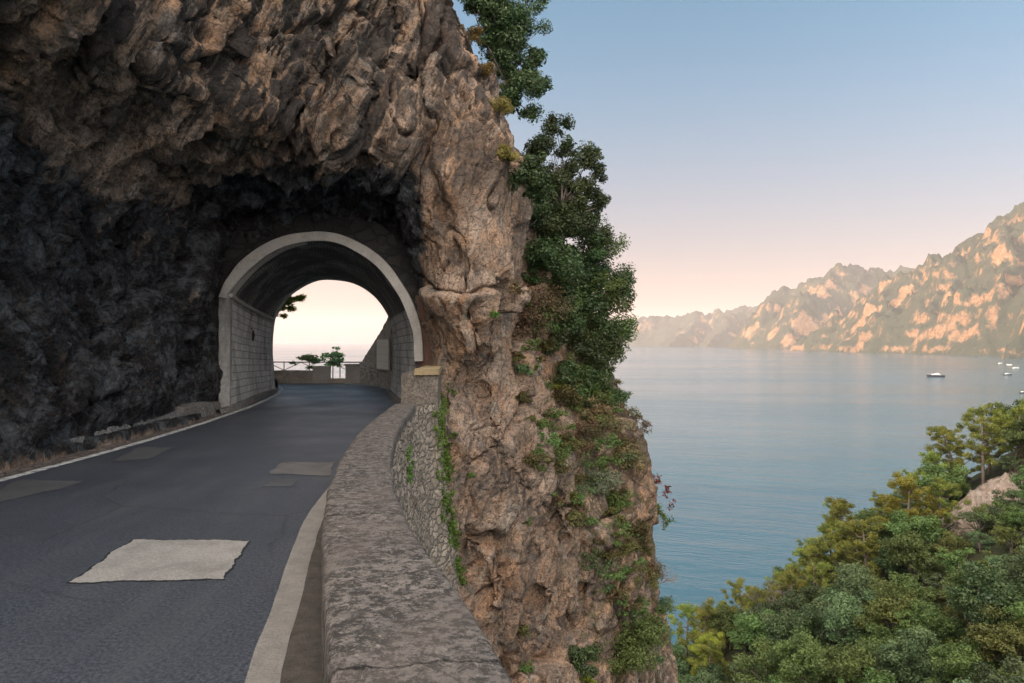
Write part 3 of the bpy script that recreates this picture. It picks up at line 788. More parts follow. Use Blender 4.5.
M_WALLIN = m_concrete('parapet_inner', (.10, .09, .082), (.17, .15, .135), (.045, .042, .04), 2)
parapet = thing('parapet_wall', 'long curving low stone parapet with lichen-spotted mortar top beside the road', 'parapet', (0, 8, 0))
def child(name, me, par, **kw):
    o = add(name, me, parent=par, **kw); o.matrix_parent_inverse = Matrix.Translation(par.location).inverted() if par.rotation_euler.z == 0 else par.matrix_basis.inverted(); return o
child('coping', mesh_np('coping', V, grid_faces(260, kk), M_LICH, True, UV), parapet)
M_STONE = m_rubble('parapet_stone', (.44, .36, .28), (.22, .18, .14), (.17, .145, .12), 4.2)
# battered retaining face below the coping, down to the rock
V = []
CFc, _ = smooth_curve(WALL_R[:-1] + [(-2.60, 18.2), (-2.42, 19.6), (-2.2, 20.3), (-2.2, 22.3)], 300)
for i in range(300):
    b = CFc[i]; tt = CFc[min(i + 1, 299)] - CFc[max(i - 1, 0)]; tt /= np.linalg.norm(tt); nn = np.array([tt[1], -tt[0]])
    for z in np.linspace(PTOP - .1, -8.5, 48):
        o = -.05 + .03 * (PTOP - z) + .055 * max(0, -z); V.append((b[0] + nn[0] * o, b[1] + nn[1] * o, z))
V = np.array(V, np.float32)
V[:, 0] += .05 * fbm(V * 2.3, 3) + .06 * ridged(V * 4.1, 2) * (V[:, 2] < .45); V[:, 1] -= .03 * fbm(V * 2.3 + 9, 3)
child('stone_face', mesh_np('stone_face', V, grid_faces(300, 48), M_STONE, True), parapet)
# taller end pier where the parapet meets the tunnel
def solid(name, foot, z0, z1, mat, rough=.03, nz=14, seed=0, topinset=0):
    """upright masonry block on a plan outline, densely cut and roughened"""
    P = np.array(foot, float); ring = []
    for a, b in zip(P, np.roll(P, -1, 0)):
        m_ = max(2, int(np.linalg.norm(b - a) / .12)); ring += [a + (b - a) * t for t in np.linspace(0, 1, m_, endpoint=False)]
    ring = np.array(ring); c = ring.mean(0); n = len(ring); V = []
    for z in np.linspace(z0, z1, nz): V += [(x, y, z) for x, y in ring]
    for f in (.75, .4, .02): V += [(c[0] + (x - c[0]) * f, c[1] + (y - c[1]) * f, z1 + .015) for x, y in ring]
    L = nz + 3; V = np.array(V, np.float32)
    Fq = []
    for j in range(L - 1):
        for i in range(n): Fq.append((j * n + i, j * n + (i + 1) % n, (j + 1) * n + (i + 1) % n, (j + 1) * n + i))
    if rough: V += rough * np.stack([fbm(V * 2.6 + seed + 13 * q, 3) for q in range(3)], 1)
    return mesh_np(name, V, Fq, mat, False)
M_PIER = m_concrete('pier_render', (.27, .23, .185), (.17, .145, .12), (.09, .08, .07), 1.6)
pier_me = solid('end_pier', [(-3.28, 20.2), (-2.17, 20.0), (-2.28, 22.3), (-3.2, 22.6)], -1.0, 1.44, M_PIER, .018)
pier = child('end_pier', pier_me, parapet)
child('pier_cap', solid('pier_cap', [(-2.86, 20.0), (-2.14, 19.92), (-2.26, 22.3), (-2.86, 22.6)], 1.42, 1.60, m_concrete('ochre_cap', (.36, .27, .15), (.24, .19, .12), None, 2), .012, 4), parapet)
# ------------------------------------------------------------------ masonry tunnel
def densify(pts, n):
    P = np.array(pts, float); s = np.concatenate([[0], np.cumsum(np.linalg.norm(np.diff(P, axis=0), axis=1))])
    q = np.linspace(0, s[-1], n); return np.stack([np.interp(q, s, P[:, k]) for k in range(2)], 1)
def plane_pts(pts, Y):
    return [((px - 512) / F * Y, CAMZ + (HZ - py) / F * Y) for px, py in pts]
YE, YX = 23.7, 32.2
EN_L = plane_pts([(231, 413), (230, 380), (229, 340), (228.5, 296)], YE)
EN_A = plane_pts([(228.5, 296), (235, 286), (244, 276), (254, 266.5), (264, 258.5), (276, 251), (288, 246), (301, 242.7), (314, 241.3), (323, 241.2), (332, 242), (344, 245.5), (355, 251), (366, 257.5), (376, 265.5), (385, 275), (393, 286), (400, 297), (406, 310)], YE)
EN_R = plane_pts([(406, 310), (411, 325), (414.5, 340), (415.5, 360), (416, 385), (415, 413)], YE)
EX_L = plane_pts([(272.5, 396), (270.5, 366), (269.5, 343), (272, 320)], YX)
EX_A = plane_pts([(272, 320), (276, 311.5), (281.5, 303), (288, 295), (297.5, 288), (308, 282.5), (317, 280), (326, 279), (339.5, 279.8), (352, 283), (363.5, 288), (373, 295.5), (381, 304.5), (387, 314), (390, 321)], YX)
EX_R = plane_pts([(390, 321), (392.5, 335), (393.2, 352), (392.5, 370), (390, 396)], YX)
def sm(P, n):
    c, _ = smooth_curve(P, n); return c
def prof(Lp, Ap, Rp): return np.concatenate([densify(Lp, 14), sm(Ap, 60)[1:], sm(Rp, 18)[1:]])
PE, PX = prof(EN_L, EN_A, EN_R), prof(EX_L, EX_A, EX_R)
NP = len(PE)
tunnel = thing('road_tunnel', 'short arched stone-lined road tunnel with pale ring, bored through the cliff', 'tunnel', (-6.6, YE, 0))
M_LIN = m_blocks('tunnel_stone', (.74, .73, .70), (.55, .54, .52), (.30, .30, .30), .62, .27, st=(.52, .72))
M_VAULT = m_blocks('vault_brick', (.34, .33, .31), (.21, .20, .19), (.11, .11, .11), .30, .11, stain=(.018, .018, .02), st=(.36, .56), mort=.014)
NS = 34
arc = np.concatenate([[0], np.cumsum(np.linalg.norm(np.diff(PE, axis=0), axis=1))])
V = []; UV = []
for i in range(NS):
    t = i / (NS - 1); y = YE + .02 + (YX - YE) * t
    bow = -.35 * math.sin(math.pi * t)           # the bore bends gently
    for j in range(NP):
        p = PE[j] * (1 - t) + PX[j] * t
        V.append((p[0] + bow * .35, y, p[1])); UV.append(((YX - YE) * t, arc[j]))
V = np.array(V, np.float32); UV = np.array(UV, np.float32)
V += .02 * np.stack([fbm(V * 1.6 + 5 * q, 3) for q in range(3)], 1)
Fq = grid_faces(NS, NP)
col_of = Fq[:, 0] % NP
side_l = col_of < 13; side_r = col_of >= 13 + 59; vault = ~(side_l | side_r)
def sub(name, sel, mat):
    u, inv = np.unique(Fq[sel], return_inverse=True)
    return child(name, mesh_np(name, V[u], inv.reshape(-1, 4), mat, True, UV[u]), tunnel)
UV2 = UV
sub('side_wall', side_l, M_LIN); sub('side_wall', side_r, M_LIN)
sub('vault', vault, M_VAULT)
# pale ring round the entrance, and a thinner one at the far mouth
RO = plane_pts([(219.5, 297), (221.5, 293), (226, 283), (232, 273.5), (240, 263.5), (250, 254.5), (262.5, 246), (276, 239.5), (293, 234.5), (311, 232.3), (322, 232), (332, 233), (345.5, 236.5), (358, 242), (370.5, 249), (382, 258), (392.5, 269.5), (402, 283), (409.5, 295.5), (415.5, 309), (420, 323), (422.5, 338), (423.5, 361)], YE)
RI = plane_pts([(228.5, 299), (229, 295), (235, 286), (244, 276), (254, 266.5), (264, 258.5), (276, 251), (288, 246), (301, 242.7), (314, 241.3), (323, 241.2), (332, 242), (344, 245.5), (355, 251), (366, 257.5), (376, 265.5), (385, 275), (393, 286), (400, 297), (406, 310), (411, 324), (414, 338), (415, 361)], YE)
M_RING = m_concrete('ring_render', (.52, .49, .45), (.36, .335, .31), None, 1.6)
def ring_mesh(name, ro, ri, y0, y1, mat, rough=.012):
    a, b = sm(ro, 120), sm(ri, 120); V = []
    for p, q_ in zip(a, b):
        V += [(p[0], y1, p[1]), (p[0], y0, p[1]), (q_[0], y0, q_[1]), (q_[0], y1, q_[1])]
    V = np.array(V, np.float32)
    V += rough * np.stack([perlin(V * 1.7 + 5 * k) for k in range(3)], 1)
    Fq = grid_faces(120, 4); n = 119 * 4
    return mesh_np(name, V, np.concatenate([Fq, [[0, 1, 2, 3], [n + 3, n + 2, n + 1, n]]]), mat, False)
child('arch_ring', ring_mesh('arch_ring', RO, RI, YE - .12, YE + .5, M_RING), tunnel)
# rough facing between the ring and the living rock
RF = [(p[0] + (p[0] + 6.6) * .28, p[1] + max(0, p[1] - 3.6) * .38 ) for p in RO]
RF = [(RF[0][0], .0)] + RF + [(RF[-1][0], .0)]
RI2 = [(RO[0][0] + .15, .0)] + [(p[0] * .99 - .01 * 6.6, p[1] - .06) for p in RO] + [(RO[-1][0] - .1, .0)]
M_FACE = m_rubble('portal_facing', (.050, .047, .045), (.030, .028, .028), (.026, .025, .024), 2.2)
child('facing', ring_mesh('facing', RF, RI2, YE + .06, YE + .45, M_FACE, .05), tunnel)
XI = plane_pts([(272.5, 395), (270.5, 366), (269.5, 343), (272, 320), (276, 311.5), (288, 295), (308, 282.5), (326, 279), (352, 283), (373, 295.5), (387, 314), (392.5, 335), (393.2, 352), (392.5, 370), (390, 395)], YX)
XO = plane_pts([(264.5, 395), (262.5, 366), (261.5, 343), (264, 318), (269, 307), (283, 289), (305, 276), (326, 272), (355, 276), (378, 290), (393, 311), (399.5, 335), (400.2, 352), (399.5, 370), (397, 395)], YX)
child('arch_ring', ring_mesh('far_ring', XO, XI, YX - .03, YX + .45, M_LIN), tunnel)
# springing ledge along the left side wall
a = Vector((PE[13][0] + .04, YE, PE[13][1])); b = Vector((PX[13][0] + .04, YX, PX[13][1]))
led = MB(); led.tube([a.lerp(b, t) + Vector((.05 - .12 * math.sin(math.pi * t), 0, .02)) for t in np.linspace(0, 1, 12)], .075, 6)
child('ledge', led.mesh('ledge', M_RING), tunnel)
# front quoins of the left side wall
q0 = W(219.5, 296, YE - .04); qa = W(219.5, 410, YE - .04)
child('jamb', solid('jamb', [(q0.x - .02, YE - .05), (PE[0][0] - .02, YE - .05), (PE[0][0] - .06, YE + .22), (q0.x, YE + .22)], -.1, q0.z, m_blocks('jamb_stone', (.40, .39, .37), (.28, .27, .26), (.12, .12, .12), .9, .33, 'Object', st=(.5, .7)), .02, 26), tunnel)
# kerb that runs round the foot of the left side wall
fk = [(PE[0][0] - .1, 22.6)] + [(PE[0][0] * (1 - t) + PX[0][0] * t - .12 * math.sin(math.pi * t), YE + (YX - YE) * t) for t in (.0, .25, .5, .75, 1)]
sweep('kerb_stone', fk, [(-.1, .16), (.2, .16), (.24, .0)], M_FOOT, 60, .015, 2, parent=foot)
fk = [(PE[-1][0] * (1 - t) + PX[-1][0] * t - .12 * math.sin(math.pi * t), YE + (YX - YE) * t) for t in (-.15, .0, .25, .5, .75, 1)]
sweep('kerb_stone', fk, [(-.26, .0), (-.22, .14), (.1, .14)], M_FOOT, 60, .015, 2, parent=foot)
# brickwork jamb right of the ring
M_RED = m_blocks('red_brick', (.19, .10, .065), (.12, .065, .045), (.16, .13, .11), .26, .085, 'Object', st=(.5, .72))
bj = W(429, 330, 24.0)
child('brick_pier', solid('brick_pier', [(bj.x - .45, YE + .06), (bj.x + .32, YE - .05), (bj.x + .4, YE + .8), (bj.x - .4, YE + .8)], -.2, 4.0, M_RED, .03, 30), tunnel)

# ------------------------------------------------------------------ look-out beyond the tunnel
M_LOOK = m_rubble('lookout_stone', (.55, .50, .44), (.36, .33, .29), (.45, .41, .37), 3.0)
M_PLAST = m_concrete('old_render', (.55, .52, .48), (.42, .40, .37), None, 1.4)
def px_x(px, Y): return (px - 512) / F * Y
YL = 39.2
lw = thing('lookout_wall', 'low rubble wall under the railing at the outside of the bend beyond the tunnel', 'wall', (px_x(295, YL), YL, 0))
child('stone_wall', solid('stone_wall', [(-16.5, YL), (px_x(314, YL), YL), (px_x(314, YL), YL + .45), (-16.5, YL + .45)], -.5, .72, M_LOOK, .03), lw)
child('pier', solid('pier', [(px_x(313, YL), YL - .06), (px_x(328.5, YL), YL - .06), (px_x(328.5, YL), YL + .5), (px_x(313, YL), YL + .5)], -.5, .98, M_PLAST, .02), lw)
pr = thing('gate_pier', 'squat grey rendered pier next to the gap, joined to the sloping wall', 'pier', (px_x(352, YL), YL, 0))
child('shaft', solid('shaft', [(px_x(345.5, YL), YL - .06), (px_x(360, YL), YL - .06), (px_x(360, YL), YL + .5), (px_x(345.5, YL), YL + .5)], -.5, 1.0, M_PLAST, .02), pr)
child('cap', MB().box((px_x(352.7, YL), YL + .22, 1.06), (.95, .66, .1)).mesh('cap', M_PLAST, bevel=.02), pr)
lip = thing('low_kerb_wall', 'knee-high pale kerb wall closing the gap between the two piers', 'kerb wall', (px_x(337, YL), YL, 0))
child('block', solid('block', [(px_x(328, YL), YL + .1), (px_x(346, YL), YL + .1), (px_x(346, YL), YL + .4), (px_x(328, YL), YL + .4)], -.5, .26, m_concrete('pale_kerb', (.55, .47, .40), (.45, .38, .33)), .01), lip)
M_IRON = simple('grey_iron', (.10, .10, .10), .6, .2, 8, .1)
rail = thing('metal_railing', 'thin dark railing with crossed braces on the low rubble wall', 'railing', (px_x(300, YL + .3), YL + .3, .7))
YR = YL + .26
bar = MB(); bar.tube([(-16.4, YR, 1.22), (px_x(362, YR), YR, 1.20)], .032, 8)
child('top_rail', bar.mesh('top_rail', M_IRON, True), rail)
for px in (250, 284, 318, 340, 360):
    if px in (318,): continue
    x = px_x(px, YR); child('post', MB().tube([(x, YR, .3), (x, YR, 1.22)], .03, 8).mesh('post', M_IRON, True), rail)
for p0, p1 in ((250, 284), (284, 318)):
    x0, x1 = px_x(p0, YR), px_x(p1, YR); xm = (x0 + x1) / 2
    child('brace', MB().tube([(x0, YR, .74), (xm, YR, 1.2)], .022, 6).mesh('brace', M_IRON, True), rail)
    child('brace', MB().tube([(x1, YR, .74), (xm, YR, 1.2)], .022, 6).mesh('brace', M_IRON, True), rail)
x0, x1 = px_x(331, YR), px_x(345, YR)
child('brace', MB().tube([(x0, YR, 1.2), (x1, YR, .8)], .02, 6).mesh('brace', M_IRON, True), rail)
# sloping wall on the right beyond the far mouth, with a notice panel
A = Vector((px_x(360, 38.9), 38.9, 0)); Bp = Vector((-5.35, 32.75, 0)); dv = Bp - A; nv = Vector((dv.y, -dv.x, 0)).normalized()
if nv.y > 0: nv = -nv
sw = thing('sloping_wall', 'grey retaining wall with steeply sloping top beyond the tunnel mouth', 'wall', tuple(A))
tops = [(0, 1.25), (.07, 1.3), (.1, 1.45), (.5, 2.75), (1.0, 4.6)]
V = []; nU, nZ = 60, 24
for i in range(nU):
    t = i / (nU - 1); zt = np.interp(t, [a for a, _ in tops], [b for _, b in tops])
    for j in range(nZ):
        p = A + dv * t; z = -.4 + (zt + .4) * j / (nZ - 1); V.append((p.x, p.y, z))
    p = A + dv * t - nv * .45; V.append((p.x, p.y, zt)); V.append((p.x, p.y, -.4))
V = np.array(V, np.float32); V += .03 * np.stack([fbm(V * 2 + 7 * k, 3) for k in range(3)], 1)
M_SLOPE = m_rubble('sloping_stone', (.50, .45, .39), (.36, .32, .28), (.42, .38, .34), 2.4)
child('stone_wall', mesh_np('sloping_wall', V, grid_faces(nU, nZ + 2), M_SLOPE, True), sw)
# dark box high on the wall, painted in place of a hole's shade
p = A + dv * .86
child('hole_shade', MB().box(tuple(p + nv * .02 + Vector((0, 0, 3.05))), (.5, .08, .55), math.atan2(dv.y, dv.x)).mesh('hole_shade', simple('hole_shade_dark', (.03, .028, .026), .9)), sw)
t0, t1 = .52, .80
p = A + dv * ((t0 + t1) / 2); ln = dv.length * (t1 - t0)
ang = math.atan2(dv.y, dv.x)
nb = thing('notice_panel', 'pale blank-looking panel in a thin frame hung on the sloping wall', 'notice panel', tuple(p + nv * .12 + Vector((0, 0, 1.75))), ang)
def child_rot(name, me, par):
    o = add(name, me, parent=par); return o
sgn = 1 if (Matrix.Rotation(ang, 3, 'Z') @ Vector((0, 1, 0))).dot(nv) > 0 else -1
child_rot('panel', MB().box((0, 0, 0), (ln, .03, 1.5)).mesh('panel', simple('panel_white', (.82, .77, .70), .7, .06, 3, .05)), nb)
fr = MB()
for s in (-1, 1):
    fr.box((s * (ln / 2 + .025), 0, 0), (.05, .06, 1.6)); fr.box((0, 0, s * .775), (ln, .06, .05))
child_rot('frame', fr.mesh('frame', simple('panel_frame', (.42, .38, .34), .6)), nb)
lines = MB()
for k in (-1, 0, 1): lines.box((0, sgn * .018, k * .36), (ln * .9, .008, .012))
child_rot('ruling', lines.mesh('ruling', simple('panel_rule', (.48, .44, .40), .7)), nb)
# ------------------------------------------------------------------ sea
def m_sea():
    t = NT('sea_water'); p = t.world()
    lp = t.world((1, 1, 1), (0, 0, .35))
    st = t.n('ShaderNodeMapping'); st.inputs['Scale'].default_value = (.35, 1, 1); t.l(lp, st.inputs['Vector'])
    w1 = t.noise(st.outputs[0], .16, 5, .62); w2 = t.noise(st.outputs[0], .7, 4, .6); w3 = t.noise(st.outputs[0], .035, 3, .5)
    calm = t.ramp(t.noise(t.world((.22, 1, 1), (0, 0, .12)), .006, 4, .6, .6), [(.38, .5), (.64, 1)])
    h = t.math('ADD', t.math('MULTIPLY', w1, 1.6), t.math('MULTIPLY', w2, .5))
    h = t.math('ADD', h, t.math('MULTIPLY', w3, 3.0))
    h = t.math('MULTIPLY', h, calm)
    r = t.math('MULTIPLY_ADD', calm, .10, .07)
    nb = t.bump(h, .55, .9)
    return t.pbr((.042, .100, .130), r, nb, .5, IOR=1.33)
SR = 30000
V = []; rings = [0, 60, 200, 600, 2000, 6000, 14000, SR]
na = 96
for r in rings: V += [(r * math.cos(2 * math.pi * k / na), r * math.sin(2 * math.pi * k / na), SEA_Z) for k in range(na)]
Fq = [(i * na + k, (i + 1) * na + k, (i + 1) * na + (k + 1) % na, i * na + (k + 1) % na) for i in range(len(rings) - 1) for k in range(na)]
sea = add('sea', mesh_np('sea', V, Fq, m_sea()), kind='structure')

# ------------------------------------------------------------------ mountains across the bay
def tent(X, Y, line, slope, cap=None):
    """height of a ridge line (x, y, z) with sides falling at the given slope"""
    best = np.full(X.shape, -1e9, np.float32)
    for (x0, y0, z0), (x1, y1, z1) in zip(line[:-1], line[1:]):
        ex, ey = x1 - x0, y1 - y0; L = ex * ex + ey * ey
        t = np.clip(((X - x0) * ex + (Y - y0) * ey) / L, 0, 1)
        d = np.sqrt((X - x0 - t * ex) ** 2 + (Y - y0 - t * ey) ** 2)
        z = z0 + (z1 - z0) * t
        best = np.maximum(best, z - slope * d - .00012 * d * d * 0)
    return best
def pz(px, py, Y): w = W(px, py, Y); return (w.x, w.y, w.z)
R1 = [pz(792, 351.5, 4800), pz(815, 335, 4720), pz(845, 316, 4560), pz(870, 305, 4430), pz(900, 288, 4250), pz(930, 268, 4060), pz(958, 250, 3900), pz(985, 234, 3780), pz(1008, 220, 3700), pz(1024, 209, 3640), pz(1060, 196, 3500), pz(1180, 170, 3300)]
S1 = [pz(985, 236, 3780), pz(955, 275, 3620), pz(930, 310, 3480), pz(905, 351, 3350)]
S2 = [pz(1024, 211, 3640), pz(1015, 260, 3300), pz(1000, 310, 3000), pz(985, 353, 2850)]
S3 = [pz(1090, 200, 3400), pz(1075, 270, 2900), pz(1060, 330, 2500), pz(1035, 359, 2380)]
S4 = [pz(930, 270, 4060), pz(905, 300, 3960), pz(870, 328, 3900), pz(850, 351, 3880)]
R2 = [pz(735, 345, 6900), pz(760, 319, 6700), pz(778, 302, 6600), pz(795, 288, 6500), pz(815, 279, 6400), pz(835, 272.5, 6300), pz(858, 271, 6200), pz(880, 273, 6200), pz(905, 274, 6100), pz(930, 270, 6000), pz(960, 266, 5900)]
S5 = [pz(835, 274, 6300), pz(812, 300, 5900), pz(790, 330, 5600), pz(775, 346, 5500)]
R3 = [pz(560, 345, 10500), pz(600, 334, 10200), pz(640, 322, 9900), pz(690, 317, 9600), pz(730, 312, 9300), pz(770, 305, 9000), pz(810, 300, 8800)]
S6 = [pz(700, 317, 9500), pz(680, 334, 8800), pz(668, 344, 8500)]
S7 = [pz(745, 312, 9200), pz(725, 330, 8300), pz(712, 345, 7900)]
def mountain(name, x0, x1, y0, y1, step, lines, amp, par=None):
    xs = np.arange(x0, x1, step); ysn = np.arange(y0, y1, step); X, Y = np.meshgrid(xs, ysn, indexing='ij')
    q = np.stack([X.ravel(), Y.ravel(), np.zeros(X.size)], 1).astype(np.float32)
    wx = 190 * fbm(q * .0019, 4, .55).reshape(X.shape); wy = 190 * fbm(q * .0019 + 77, 4, .55).reshape(X.shape)
    Hh = np.full(X.shape, -1e9, np.float32)
    for ln, sl in lines: Hh = np.maximum(Hh, tent(X + wx * .7, Y + wy * .7, ln, sl))
    rel = np.clip((Hh - SEA_Z) / 260, 0, 1)
    n = ridged(q * .0032, 6, .55).reshape(X.shape); n2 = fbm(q * np.array([.009, .009, 1]) + 9, 5, .62).reshape(X.shape)
    Hh = Hh + rel * amp * (.58 * n + .22 * n2 - .42) + 12 * np.clip(rel * 3, 0, 1) * fbm(q * .028, 4, .6).reshape(X.shape) + 15 * np.clip(rel * 2, 0, 1) * (ridged(q * .011 + 3, 4, .6) - .4).reshape(X.shape)
    # cliff bands: benches in the limestone
    band = 85 + 25 * fbm(q * .0011 + 5, 2).reshape(X.shape); fr = Hh / band; st_ = np.floor(fr) + sstep(.25, .75, fr - np.floor(fr))
    Hh = Hh * .72 + st_ * band * .28
    Hh = np.maximum(Hh, SEA_Z - 6)
    V = np.stack([X.ravel(), Y.ravel(), Hh.ravel()], 1); Fq = grid_faces(len(xs), len(ysn))
    keep = (V[Fq][:, :, 2] > SEA_Z - 5.9).any(1); u, inv = np.unique(Fq[keep], return_inverse=True)
    return V[u], inv.reshape(-1, 4)
def m_mount():
    t = NT('mountain_limestone'); p = t.world()
    g = t.n('ShaderNodeNewGeometry'); sx = t.n('ShaderNodeSeparateXYZ'); t.l(g.outputs['Normal'], sx.inputs[0])
    n = t.noise(p, .0045, 10, .70); n2 = t.noise(p, .03, 6, .7)
    rock = t.mix(t.ramp(n2, [(.35, 0), (.65, 1)]), (.26, .15, .088), (.42, .265, .165))
    veg = t.mix(n2, (.028, .048, .042), (.075, .095, .068))
    f = t.math('ADD', t.math('MULTIPLY', sx.outputs[2], 1.15), t.math('MULTIPLY', t.math('SUBTRACT', n, .5), 1.9))
    f = t.math('ADD', f, t.math('MULTIPLY', t.math('SUBTRACT', t.noise(p, .045, 6, .75), .5), .7))
    c = t.mix(t.ramp(f, [(.44, 0), (.60, 1)]), rock, veg)
    c = t.mix(t.math('MULTIPLY', t.ramp(t.noise(p, .09, 5, .75), [(.42, 1), (.54, 0)]), .55), c, (.07, .065, .05))
    return t.pbr(c, .95, t.bump(t.math('ADD', n2, t.math('MULTIPLY', t.noise(p, .1, 6, .75), .7)), 1, 16), .1)
M_MOUNT = m_mount()
v, f = mountain('m', 1500, 4600, 1900, 5600, 11, [(R1, 1.0), (S1, .95), (S2, .95), (S3, .9), (S4, 1.0)], 120)
mount = add('mountains', mesh_np('mountains', v, f, M_MOUNT, True), kind='structure')
v, f = mountain('m2', 1500, 4400, 5000, 7800, 20, [(R2, 1.0), (S5, .95)], 130)
add('mountain_slope', mesh_np('mountain_slope', v, f, M_MOUNT, True), parent=mount)
v, f = mountain('m3', 300, 4200, 7600, 11200, 30, [(R3, .75), (S6, .8), (S7, .8)], 110)
add('mountain_slope', mesh_np('mountain_slope.001', v, f, M_MOUNT, True), parent=mount)

# ------------------------------------------------------------------ haze
hz = MB().box((0, 0, (SEA_Z - 1 + 900) / 2), (2 * SR + 400, 2 * SR + 400, 900 - SEA_Z + 1)).mesh('haze', None) if False else None
hm = bpy.data.materials.new('haze_air'); hm.use_nodes = True; t_ = hm.node_tree; t_.nodes.clear()
ho = t_.nodes.new('ShaderNodeOutputMaterial'); hp = t_.nodes.new('ShaderNodeVolumePrincipled')
hp.inputs['Color'].default_value = (.93, .86, .90, 1); hp.inputs['Density'].default_value = .000042; hp.inputs['Anisotropy'].default_value = .0
t_.links.new(hp.outputs[0], ho.inputs['Volume'])
HT = 960.0
haze = add('haze', MB().box((0, 0, (HT + SEA_Z - 1) / 2), (2 * SR + 400, 2 * SR + 400, HT - SEA_Z + 1)).mesh('haze', hm), kind='stuff')

# ------------------------------------------------------------------ boats
M_HULL = simple('navy_hull', (.03, .04, .055), .35, .1, 1, 0); M_WH = simple('white_gelcoat', (.75, .74, .72), .35, .05, 1, 0)
M_GL = simple('dark_glass', (.02, .025, .03), .1, .1, 1, 0); M_DECK = simple('teak_deck', (.32, .22, .14), .6, .2, 2, 0)
def hull_mesh(L, B, Hh, mat):
    V = []; n = 15; m_ = 7
    for i in range(n):
        t = i / (n - 1); x = (t - .5) * L
        w = B / 2 * (1 - max(0, (t - .5) / .5) ** 2.2) * (.86 + .14 * min(1, t * 4)); sheer = Hh * (1 + .35 * t ** 2)
        for j in range(m_):
            s = -1 + 2 * j / (m_ - 1); k = abs(s)
            V.append((x + (.05 * L * t if k == 1 else 0), math.copysign(w * (k ** .6), s) if k else 0, -.5 + (sheer + .5) * k ** 1.6))
    Fq = grid_faces(n, m_).tolist(); me = bpy.data.meshes.new('hull')
    deck = [(i * m_, (i + 1) * m_, (i + 1) * m_ + m_ - 1, i * m_ + m_ - 1) for i in range(n - 1)]
    me.from_pydata(V, [], Fq + deck + [tuple(range(m_))]); me.materials.append(mat); return me
def yacht(name, label, cat, px, py, L, rz, hullmat, group=None, tiers=2):
    Y = F * (CAMZ - SEA_Z) / (py - HZ); w = W(px, py, Y)
    b = thing(name, label, cat, (w.x, Y, SEA_Z + .1), rz, group)
    Bm = L * .24; Hh = L * .105
    add('hull', hull_mesh(L, Bm, Hh, hullmat), parent=b)
    cab = add('cabin', MB().box((-.04 * L, 0, Hh + L * .028), (L * .44, Bm * .66, L * .06)).mesh('cabin', M_WH, bevel=L * .015), parent=b)
    win = MB()
    for s in (-1, 1): win.box((-.04 * L, s * Bm * .332, Hh + L * .034), (L * .36, .06, L * .022))
    add('window', win.mesh('window', M_GL), parent=cab)
    if tiers > 1:
        add('flybridge', MB().box((-.08 * L, 0, Hh + L * .078), (L * .24, Bm * .5, L * .04)).mesh('flybridge', M_WH, bevel=L * .012), parent=b)
        add('mast', MB().tube([(-.1 * L, 0, Hh + L * .09), (-.13 * L, 0, Hh + L * .19)], L * .006, 6).mesh('mast', M_WH), parent=b)
    rl = MB()
    for s in (-1, 1): rl.tube([(L * .1, s * Bm * .45, Hh + L * .06), (L * .3, s * Bm * .36, Hh + L * .07), (L * .47, s * Bm * .08, Hh + L * .09)], L * .004, 5)
    add('rail', rl.mesh('rail', M_WH), parent=b)
    return b
yacht('motor_yacht', 'dark-hulled motor yacht with white cabin, alone in open water off the mountains', 'yacht', 935.5, 377, 30, math.radians(178), M_HULL)
yacht('motor_boat', 'smaller dark boat with white top, nearer shore than the big yacht', 'boat', 1007.5, 375.2, 17, math.radians(5), M_HULL, tiers=2)
for px, py, L, rz in ((1000.5, 363.6, 14, .3), (1009.5, 365, 12, 2.6), (1016, 368.3, 15, .1)):
    yacht('motor_boat', 'tiny white boat moored close under the mountain shore', 'boat', px, py, L, rz, M_WH, 'white boats moored by the far shore', 1)
yacht('motor_boat', 'dark boat cut off by the picture edge, lowest of all boats', 'boat', 1024, 393.2, 12, math.radians(8), M_HULL, tiers=1)
# ------------------------------------------------------------------ foliage builders
def leaf_arrays(clumps, per, size, rng, aspect=.5, up=.35, shell=.45, droop=0, out=.7):
    """clumps: (k,6) centres and radii; returns leaf quads and a tint per leaf"""
    cl = np.asarray(clumps, np.float32); k = len(cl)
    vol = (cl[:, 3] * cl[:, 4] * cl[:, 5]) ** (2 / 3); cnt = np.maximum(6, (per * k * vol / vol.sum()).astype(int))
    ci = np.repeat(np.arange(k), cnt); n = len(ci)
    d = rng.normal(size=(n, 3)); d /= np.linalg.norm(d, axis=1)[:, None]
    r = rng.random(n) ** shell
    c = cl[ci, :3] + d * r[:, None] * cl[ci, 3:]
    c = c + .16 * cl[ci, 3:].mean(1)[:, None] * np.stack([perlin(c * 2.3 / max(size * 8, .3) + 9 * q) for q in range(3)], 1)
    nrm = d * out + np.array([0, 0, up]) + rng.normal(size=(n, 3)) * .55; nrm /= np.linalg.norm(nrm, axis=1)[:, None]
    t = rng.normal(size=(n, 3)) + d * .8 - np.array([0, 0, droop]); t -= nrm * (t * nrm).sum(1)[:, None]; t /= np.linalg.norm(t, axis=1)[:, None]
    b = np.cross(nrm, t); L = (size * (.55 + .9 * rng.random(n)))[:, None]
    V = np.stack([c - t * L * .5, c + b * L * aspect * .5 + nrm * L * .06, c + t * L * .5, c - b * L * aspect * .5 + nrm * L * .06], 1).reshape(-1, 3)
    tint = np.clip(.55 * rng.random(n) + .45 * rng.random(k)[ci], 0, 1)
    return V, np.arange(4 * n).reshape(-1, 4), tint
